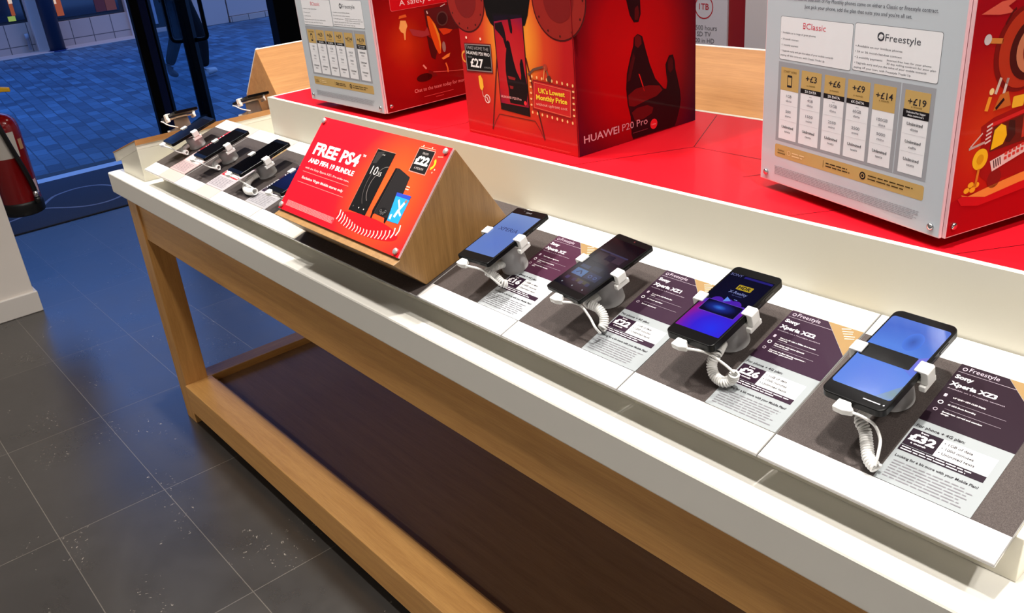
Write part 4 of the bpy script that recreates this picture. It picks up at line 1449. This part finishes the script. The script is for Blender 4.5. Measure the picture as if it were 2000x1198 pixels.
# far cube: tariff sheet and a red picture of a smoking machine
c1 = thing('advertising_cube', 'white and red advertising cube nearest the street, a tariff sheet on its front', 'advertising cube', (-2.032, 1.039, 1.080), math.radians(0.5))
S1 = 0.330
cube_body(c1, S1, 0.0142, RED_C)
plan_face(c1, S1)
a = side_face(c1, S1, gradient_print('smoky_red_print', [(0.0, (196, 52, 14)), (0.5, (164, 16, 10)), (1.0, (134, 4, 8))], (0.33, 0.07, 0.14), 0.12, (1, 1, 1), 0.3, 0.3))
a.rr(.044, .2135, .300, .30, .005, (238, 92, 96), 1)
a.rr(.0452, .2147, .2988, .299, .005, (206, 14, 26), 2)
a.text('A safety bubble', .069, .2225, (250, 214, 214), w=.135, h=.0125)
a.rect(.133, .0, .1331, .001, (120, 0, 0), 1)
a.poly([(.132, .206), (.300, .208), (.300, .150), (.210, .152), (.150, .150), (.134, .170)], (92, 24, 26), 1)
# puff and spout
a.poly([(.060, .176), (.066, .192), (.080, .190), (.083, .178), (.079, .172), (.076, .164), (.0735, .150), (.0705, .150), (.0705, .164), (.064, .168)], (242, 176, 96), 2)
a.poly([(.062, .196), (.084, .197), (.082, .203), (.065, .202)], (222, 96, 40), 2)
a.poly([(.086, .172), (.128, .160), (.136, .168), (.140, .150), (.118, .148), (.094, .156)], (172, 58, 62), 2)
# leaf-shaped orange wing
a.poly([(.138, .192), (.145, .190), (.158, .172), (.166, .150), (.169, .126), (.166, .106), (.160, .104), (.152, .120), (.144, .146), (.139, .172)], (236, 92, 24), 3)
a.poly([(.150, .180), (.160, .166), (.167, .146), (.1685, .124), (.165, .112), (.163, .135), (.158, .156)], (248, 168, 50), 4)
a.poly([(.132, .150), (.146, .140), (.156, .112), (.148, .094), (.138, .100), (.134, .124)], (82, 14, 16), 2)
a.disc(.180, .180, .016, (58, 22, 24), 3)
a.ring(.180, .180, .016, .003, (96, 60, 56), 4, 24)
a.poly([(.166, .160), (.186, .158), (.206, .152), (.196, .146), (.178, .144)], (222, 70, 26), 3)
a.disc(.176, .118, .005, (168, 140, 130), 4, ry=.012)
a.poly([(.166, .094), (.182, .100), (.192, .102), (.188, .094), (.170, .090)], (244, 150, 60), 4)
a.line([(.141, .196), (.139, .202)], .003, (220, 200, 190), 4)
a.line([(.178, .206), (.192, .210)], .002, (214, 190, 180), 4)
a.line([(.112, .088), (.120, .078)], .004, (240, 170, 150), 3)
a.disc(.112, .060, .022, (70, 6, 8), 2, ry=.009)
a.poly([(.120, .056), (.126, .074), (.142, .066), (.150, .058)], (120, 20, 20), 2)
a.line([(.138, .068), (.196, .060), (.240, .056)], .0012, (226, 110, 100), 3)
a.line([(.176, .082), (.180, .070), (.180, .060)], .0035, (240, 130, 60), 3)
a.text('Chat to the team today for more', .080, .0305, (244, 150, 146), w=.150, h=.0085)
a.line([(.104, .0175), (.190, .0175)], .0010, (226, 90, 90), 3)
a.line([(.137, .0115), (.160, .0115)], .0010, (226, 90, 90), 3)
a.build('print', a.panel)

# middle cube: phone launch
c2 = thing('advertising_cube', 'red and orange advertising cube with a phone poster and large dark hands', 'advertising cube', (-1.446, 1.077, PZ), math.radians(-1.7))
S2 = 0.333
D2 = 0.317
c2b = cube_body(c2, S2, 0, RED_C, D2)
FRONT = gradient_print('orange_glow_print', [(0.0, (252, 176, 60)), (0.35, (246, 142, 44)), (0.62, (216, 66, 34)), (1.0, (190, 26, 30))], (0.165, 0.0, 0.195), 0.165, (1.15, 1, 0.9), 0.2)
a = Art((0, 0.0014, 0), (1, 0, 0), (0, 0, 1), 0.00015)
a.mb.box(0.0, S2, 0.0012, 0.0019, 0.0, CUBE_H, RED_C)
a.o = Vector((0, 0.0010, 0))
a.rect(0, 0, S2, CUBE_H, FRONT, 0)
for cx, cz, r in ((.030, .262, .062), (.300, .270, .070)):
    a.disc(cx, cz, r, (78, 16, 18), 1, n=40)
    a.disc(cx, cz, r - .003, (150, 36, 30), 2, n=40)
    a.disc(cx, cz, r * .55, (126, 26, 26), 3, n=32)
    for k in range(12):
        an = 2 * PI * k / 12
        a.disc(cx + (r - .009) * math.cos(an), cz + (r - .009) * math.sin(an), .0022, (74, 20, 18), 3, n=10)
# dark machine behind the phone
a.poly([(.086, .50), (.088, .268), (.094, .236), (.104, .222), (.114, .216), (.206, .222), (.216, .240), (.225, .268), (.228, .50)], (14, 10, 12), 2)
# easel legs
a.line([(.117, .165), (.082, .016)], .004, (96, 26, 24), 2)
a.line([(.202, .165), (.241, .018)], .004, (96, 26, 24), 2)
for u0, u1 in ((.082, .108), (.241, .216)):
    a.line([(u0, .016), ((u0 + u1) / 2, .036), (u1, .050)], .0018, (110, 34, 30), 2)
a.line([(.108, .050), (.216, .050)], .002, (120, 36, 30), 2)
# phone with hand picture
a.poly([(.113, .2405), (.2015, .2415), (.203, .0565), (.115, .0605)], (20, 12, 18), 4)
a.poly([(.116, .2255), (.1995, .2355), (.2005, .0735), (.117, .0735)], gradient_print('phone_picture_print', [(0, (206, 40, 44)), (0.6, (186, 20, 34)), (1, (70, 10, 70))], (.16, 0, .15), .09, (1, 1, .8), .2), 5)
a.poly([(.116, .236), (.200, .2405), (.1995, .2355), (.116, .2255)], (24, 12, 30), 5)
HS = [(.148, .186), (.158, .191), (.170, .185), (.179, .158), (.189, .131), (.203, .103), (.226, .080), (.233, .078), (.236, .092), (.233, .106), (.231, .124), (.241, .139), (.252, .139), (.257, .126), (.259, .110), (.266, .088), (.272, .067), (.274, .050), (.271, .034), (.262, .012), (.256, .0015), (.140, .0015), (.136, .012), (.135, .045), (.128, .070), (.125, .098), (.128, .126), (.137, .151), (.146, .172)]
# lower hand on the phone picture, upper fingers
a.poly([(.140 + (u - .125) * .41, .0755 + v * .62) for u, v in HS], (22, 8, 16), 6)
a.poly([(.118, .222), (.140, .226), (.146, .212), (.150, .190), (.150, .178), (.145, .180), (.140, .196), (.130, .204), (.118, .212)], (26, 8, 18), 6)
a.poly([(.158, .236), (.166, .236), (.170, .214), (.168, .206), (.163, .208), (.160, .220)], (26, 8, 18), 6)
a.poly([(.145, .128), (.168, .126), (.166, .121), (.148, .122)], (150, 30, 34), 7)
a.poly([(.148, .110), (.160, .109), (.158, .104), (.150, .104)], (140, 28, 32), 7)
a.text('HUAWEI P20 Pro', .119, .0845, (236, 170, 170), w=.062, h=.0048, bold=.01, layer=8)
a.disc(.192, .081, .0042, (232, 50, 60), 8)
# little printed arm and lamp
a.line([(.205, .135), (.222, .146), (.254, .154)], .0045, (110, 74, 60), 4)
a.disc(.255, .1525, .006, (176, 60, 44), 5)
a.line([(.257, .150), (.264, .134)], .003, (120, 90, 70), 4)
a.disc(.264, .133, .006, (90, 50, 40), 5)
a.line([(.254, .154), (.248, .130)], .0012, (240, 200, 120), 5)
# price plate
a.poly([(.012, .180), (.100, .183), (.099, .127), (.012, .124)], (120, 30, 34), 3)
a.poly([(.0145, .178), (.098, .181), (.097, .1295), (.0145, .1265)], (150, 140, 140), 4)
a.poly([(.0165, .1765), (.0962, .179), (.0955, .1315), (.0165, .1285)], (20, 18, 20), 5)
a.text('TAKE HOME THE', .0190, .1690, (170, 164, 164), w=.072, h=.0065, layer=6)
a.text('HUAWEI P20 PRO', .0185, .1590, (236, 230, 230), w=.075, h=.0065, bold=.02, layer=6)
a.text('FROM', .0215, .1520, (150, 146, 146), w=.014, h=.0034, layer=6)
a.text('£27', .0285, .1355, (250, 250, 250), w=.042, h=.0170, bold=.03, layer=6)
a.text('A MONTH', .0725, .1355, (150, 146, 146), w=.021, h=.0034, layer=6)
for u in (.022, .068):
    a.disc(u, .1905, .0028, (252, 214, 190), 4, n=12)
a.ring(.012, .153, .012, .004, (244, 150, 60), 3, 14, 90, 270)
a.poly([(.050, .118), (.057, .121), (.063, .113), (.064, .098), (.058, .090), (.052, .094), (.050, .106)], (246, 184, 56), 3)
a.line([(.058, .090), (.060, .080), (.070, .078)], .0014, (230, 190, 170), 3)
a.ring(.073, .076, .009, .0022, (240, 220, 214), 3, 16)
a.line([(.071, .080), (.076, .070)], .002, (240, 220, 214), 3)
# bulb-framed sign
a.poly([(.217, .128), (.324, .122), (.320, .066), (.212, .072)], (150, 26, 30), 3)
a.poly([(.2195, .1255), (.3215, .1195), (.3175, .0685), (.2145, .0745)], (206, 36, 40), 4)
a.line([(.2215, .123), (.3195, .117), (.316, .0705), (.2165, .0765), (.2215, .123)], .0010, (240, 120, 90), 5)
BUL = (252, 196, 130)
for k in range(9):
    f = k / 8
    a.disc(.216 + .110 * f, .133 - .006 * f, .0022, BUL, 4, n=8, ry=.0030)
    a.disc(.211 + .110 * f, .0665 - .006 * f, .0022, BUL, 4, n=8, ry=.0030)
for k in range(5):
    f = (k + .5) / 5
    a.disc(.209 + .002 * f, .075 + .055 * f, .0030, BUL, 4, n=8, ry=.0020)
    a.disc(.3255 + .001 * f, .069 + .053 * f, .0030, BUL, 4, n=8, ry=.0020)
YL = (252, 214, 60)
a.text("UK's Lowest", .268, .1050, YL, w=.072, h=.0090, bold=.03, align='C', layer=6)
a.text('Monthly Price', .267, .0925, YL, w=.085, h=.0090, bold=.03, align='C', layer=6)
a.text('without upfront cost', .266, .0815, (248, 180, 160), w=.086, h=.0058, align='C', layer=6)
a.greek(.004, .0035, .312, .0062, 2, (226, 90, 84), 3, .4, .02)
a.build('front_print', c2b)
b = Art((S2 - 0.0008, 0, 0), (0, 1, 0), (0, 0, 1), 0.00015)
b.mb.box(S2 - 0.0019, S2 - 0.0012, 0.0, D2, 0.0, CUBE_H, RED_C)
b.rect(0, 0, D2, CUBE_H, gradient_print('crimson_violet_print', [(0.0, (184, 3, 10)), (0.45, (166, 2, 10)), (0.75, (104, 3, 18)), (1.0, (50, 5, 34))], (0.33, 0.150, 0.16), 0.20, (1, 1, .75), 0.25), 0)
HAND = (38, 6, 12)
b.poly(HS, HAND, 2)
b.poly([(.118, .50), (.124, .30), (.131, .253), (.139, .226), (.149, .212), (.161, .211), (.167, .224), (.166, .26), (.172, .30), (.186, .50)], HAND, 2)
b.poly([(.150, .186), (.158, .1895), (.166, .184), (.168, .172), (.158, .166), (.150, .172)], (96, 12, 16), 3)
b.poly([(.151, .216), (.160, .215), (.163, .226), (.160, .240), (.152, .236)], (84, 10, 14), 3)
b.poly([(.158, .120), (.161, .119), (.174, .086), (.172, .085)], (206, 24, 24), 3)
b.poly([(.130, .086), (.150, .094), (.185, .094), (.214, .088), (.222, .078), (.206, .070), (.170, .066), (.145, .062), (.131, .066)], (104, 10, 14), 3)
b.poly([(.138, .052), (.152, .058), (.180, .058), (.196, .050), (.192, .040), (.170, .034), (.146, .034)], (92, 10, 14), 3)
b.poly([(.238, .130), (.246, .136), (.252, .128), (.252, .112), (.244, .106), (.238, .114)], (72, 8, 14), 3)
b.poly([(.128, .110), (.136, .112), (.150, .150), (.146, .160), (.136, .140)], (70, 8, 14), 3)
b.text('HUAWEI', .0145, .0220, (206, 150, 160), w=.089, h=.0140, bold=.012, layer=5)
b.text('P20 Pro', .1115, .0228, (206, 140, 150), w=.068, h=.0135, layer=5)
b.greek(.1400, .0115, .180, .0145, 1, (110, 40, 50), 5, .5, .0)
b.disc(.1965, .0185, .0098, (222, 30, 42), 5)
b.text('Leica', .1965, .0170, (250, 160, 160), w=.012, h=.0032, align='C', layer=6)
b.build('side_print', c2b)

# near cube: tariff sheet and red fairground machine
c3 = thing('advertising_cube', 'white and red advertising cube with a large tariff sheet, nearest the camera at right', 'advertising cube', (-0.760, 1.116, 1.080), math.radians(-15.0))
S3 = 0.328
cube_body(c3, S3, 0.0142, RED_C)
plan_face(c3, S3)
a = side_face(c3, S3, gradient_print('fair_red_print', [(0.0, (206, 62, 22)), (0.4, (186, 34, 18)), (0.8, (164, 10, 20)), (1.0, (156, 8, 22))], (0.33, 0.05, 0.12), 0.13, (1, 1, .9), 0.35))
a.poly([(.0015, .0015), (.325, .0015), (.325, .052), (.024, .050), (.0015, .046)], (166, 8, 18), 1)
# drum
a.disc(.090, .215, .050, (120, 22, 18), 2, n=40)
a.disc(.094, .215, .046, (178, 54, 30), 3, n=40)
a.disc(.102, .213, .036, (74, 24, 20), 4, n=36)
a.disc(.106, .213, .029, (196, 128, 92), 5, n=36)
a.disc(.110, .213, .022, (120, 44, 32), 6, n=30)
a.poly([(.010, .262), (.040, .272), (.070, .274), (.052, .266), (.064, .258), (.040, .258)], (214, 96, 76), 2)
a.line([(.026, .232), (.052, .228)], .006, (206, 130, 60), 3)
a.disc(.026, .233, .006, (200, 196, 196), 4)
a.line([(.052, .246), (.060, .258), (.066, .262)], .003, (90, 20, 18), 3)
# linkage
a.line([(.052, .168), (.058, .186)], .0045, (206, 196, 180), 3)
a.line([(.066, .166), (.070, .184)], .0045, (214, 210, 200), 3)
a.line([(.040, .150), (.044, .166)], .006, (236, 160, 50), 3)
a.disc(.045, .172, .004, (240, 220, 150), 4)
a.poly([(.052, .148), (.060, .166), (.074, .168), (.082, .150)], (196, 110, 44), 3)
a.line([(.056, .150), (.068, .160)], .004, (40, 20, 24), 4)
a.rr(.084, .146, .104, .160, .002, (236, 190, 50), 3)
# cabinet
a.poly([(.036, .132), (.056, .140), (.140, .152), (.190, .156), (.190, .060), (.060, .060), (.046, .070)], (156, 24, 20), 2)
a.poly([(.054, .134), (.140, .146), (.190, .150), (.190, .146), (.140, .141), (.054, .129)], (206, 42, 40), 3)
a.poly([(.058, .128), (.130, .138), (.150, .139), (.150, .104), (.056, .098)], (96, 34, 24), 3)
a.poly([(.060, .124), (.070, .130), (.079, .126), (.083, .114), (.078, .104), (.058, .100)], (240, 200, 30), 4)
a.poly([(.084, .132), (.094, .130), (.098, .112), (.090, .104), (.082, .106)], (60, 30, 24), 4)
a.poly([(.108, .134), (.150, .137), (.150, .108), (.110, .106)], (186, 60, 40), 4)
a.disc(.042, .092, .013, (238, 196, 36), 4)
a.disc(.042, .092, .006, (214, 160, 26), 5)
for k in range(5):
    a.line([(.046, .110 + .005 * k), (.055, .113 + .005 * k)], .0022, (226, 214, 206), 5)
a.line([(.022, .110), (.040, .124)], .002, (210, 190, 180), 4)
a.line([(.020, .108), (.046, .112)], .003, (190, 170, 160), 4)
a.poly([(.060, .086), (.130, .102), (.133, .090), (.066, .072)], (226, 214, 206), 4)
for k in range(4):
    a.line([(.066 + .0035 * k, .086 + .0008 * k), (.069 + .0035 * k, .076 + .0008 * k)], .0016, (60, 40, 38), 5)
for r_ in range(2):
    for k in range(6):
        u = .084 + .007 * k
        a.rr(u, .083 + .0016 * k + .006 * r_, u + .005, .087 + .0016 * k + .006 * r_, .001, (206, 70, 60), 5)
a.line([(.042, .080), (.040, .058)], .004, (214, 130, 40), 4)
for u, v in ((.026, .056), (.032, .062), (.036, .055), (.042, .060)):
    a.disc(u, v, .005, (236, 176, 40), 4, ry=.0035)
a.poly([(.018, .052), (.030, .048), (.070, .054), (.120, .060), (.160, .062), (.160, .052), (.110, .046), (.060, .040), (.026, .042)], (232, 150, 66), 3)
a.poly([(.012, .048), (.020, .050), (.060, .041), (.120, .048), (.190, .052), (.190, .042), (.110, .036), (.050, .032), (.020, .038)], (196, 24, 30), 4)
a.disc(.072, .062, .012, (130, 30, 26), 3)
a.build('print', a.panel)

# ================================================================== PASSER-BY ON THE STREET
pn = thing('person', 'person in dark trousers and pale trainers walking past outside the glass door', 'person', (-9.5, 3.5, 0.0))


def skin_mesh(name, joints, bones, m, parent, sub=2):
    me = bpy.data.meshes.new(name)
    names = list(joints)
    me.from_pydata([joints[k][0] for k in names], [(names.index(a), names.index(b)) for a, b in bones], [])
    o = bpy.data.objects.new(name, me)
    COL.objects.link(o)
    o.parent = parent
    o.modifiers.new('skin', 'SKIN')
    lay = me.skin_vertices[0].data
    for i, k in enumerate(names):
        r = joints[k][1]
        lay[i].radius = r if isinstance(r, tuple) else (r, r)
        lay[i].use_root = (i == 0)
    s_ = o.modifiers.new('subdivision', 'SUBSURF')
    s_.levels = sub
    s_.render_levels = sub
    me.materials.append(m)
    for p in me.polygons:
        p.use_smooth = True
    return o


SKIN = mat('skin', (196, 150, 126), 0.55)
J = {'pelvis': ((0, 0.0, .94), (.13, .10)), 'waist': ((0, .01, 1.10), (.125, .095)), 'chest': ((0, .03, 1.32), (.155, .11)), 'collar': ((0, .035, 1.46), (.11, .075)),
     'neck': ((0, .045, 1.53), .055), 'jaw': ((0, .065, 1.60), (.062, .068)), 'head': ((0, .06, 1.68), (.075, .090)), 'crown': ((0, .055, 1.745), (.055, .065)),
     'nose': ((0, .155, 1.655), .012),
     'hip_r': ((.09, .0, .90), .088), 'knee_r': ((.09, .13, .50), .058), 'shin_r': ((.09, .15, .34), .052), 'ankle_r': ((.09, .115, .10), .037),
     'hip_l': ((-.09, .0, .90), .088), 'knee_l': ((-.09, -.02, .48), .058), 'shin_l': ((-.09, -.09, .34), .052), 'ankle_l': ((-.09, -.185, .15), .037),
     'sh_r': ((.18, .03, 1.42), .058), 'el_r': ((.25, -.07, 1.16), .042), 'wr_r': ((.19, .06, 1.00), .034), 'hand_r': ((.15, .11, .96), .036),
     'sh_l': ((-.18, .03, 1.42), .058), 'el_l': ((-.25, -.07, 1.16), .042), 'wr_l': ((-.19, .06, 1.00), .034), 'hand_l': ((-.15, .11, .96), .036)}
BONES = [('pelvis', 'waist'), ('waist', 'chest'), ('chest', 'collar'), ('collar', 'neck'), ('neck', 'jaw'), ('jaw', 'head'), ('head', 'crown'), ('head', 'nose')]
for q in ('r', 'l'):
    BONES += [('pelvis', 'hip_' + q), ('hip_' + q, 'knee_' + q), ('knee_' + q, 'shin_' + q), ('shin_' + q, 'ankle_' + q),
              ('chest', 'sh_' + q), ('sh_' + q, 'el_' + q), ('el_' + q, 'wr_' + q), ('wr_' + q, 'hand_' + q)]
skin_mesh('body', J, BONES, SKIN, pn)


def grown(keys, g):
    out = {}
    for k in keys:
        p, r = J[k]
        out[k] = (p, tuple(x + g for x in r) if isinstance(r, tuple) else r + g)
    return out


JEAN = mat('dark_denim', (30, 28, 28), 0.85, spec=0.1)
tk = ['pelvis'] + [k + s_ for s_ in ('_r', '_l') for k in ('hip', 'knee', 'shin', 'ankle')]
skin_mesh('trousers', grown(tk, .014), [b_ for b_ in BONES if b_[0] in tk and b_[1] in tk], JEAN, pn)
jk = ['chest', 'pelvis', 'waist', 'collar', 'sh_r', 'el_r', 'wr_r', 'hand_r', 'sh_l', 'el_l', 'wr_l', 'hand_l']
skin_mesh('jacket', grown(jk, .022), [b_ for b_ in BONES if b_[0] in jk and b_[1] in jk], mat('dark_jacket', (30, 32, 40), 0.75), pn)
skin_mesh('hair', {'a': ((0, .03, 1.73), (.072, .080)), 'b': ((0, -.005, 1.66), (.066, .05)), 'c': ((0, .085, 1.755), (.05, .035))}, [('a', 'b'), ('a', 'c')], mat('dark_hair', (40, 30, 26), 0.7), pn)
_ey = MB()
for sx in (-.03, .03):
    _ey.lathe([(0, -.008), (.006, -.006), (.008, 0), (.006, .006), (0, .008)], mat('eye', (40, 34, 30), 0.2), 12, Matrix.Translation((sx, .143, 1.678)))
_ey.build('eyes', pn)
for sgn, nm in ((1, 'r'), (-1, 'l')):
    x = .09 * sgn
    if nm == 'r':      # leading foot, heel down and toe a little raised
        js = {'heel': ((x, .085, .055), (.042, .045)), 'mid': ((x, .165, .052), (.046, .040)), 'toe': ((x, .245, .058), (.042, .026)), 'cuff': ((x, .11, .10), .046)}
    else:              # trailing foot, up on the toe
        js = {'heel': ((x, -.215, .125), (.040, .044)), 'mid': ((x, -.165, .070), (.045, .040)), 'toe': ((x, -.115, .036), (.042, .026)), 'cuff': ((x, -.19, .155), .046)}
    skin_mesh('shoe', js, [('heel', 'mid'), ('mid', 'toe'), ('heel', 'cuff')], mat('pale_trainer', (190, 186, 184), 0.6) if nm == 'r' else mat('dark_trainer', (84, 76, 78), 0.6), pn)
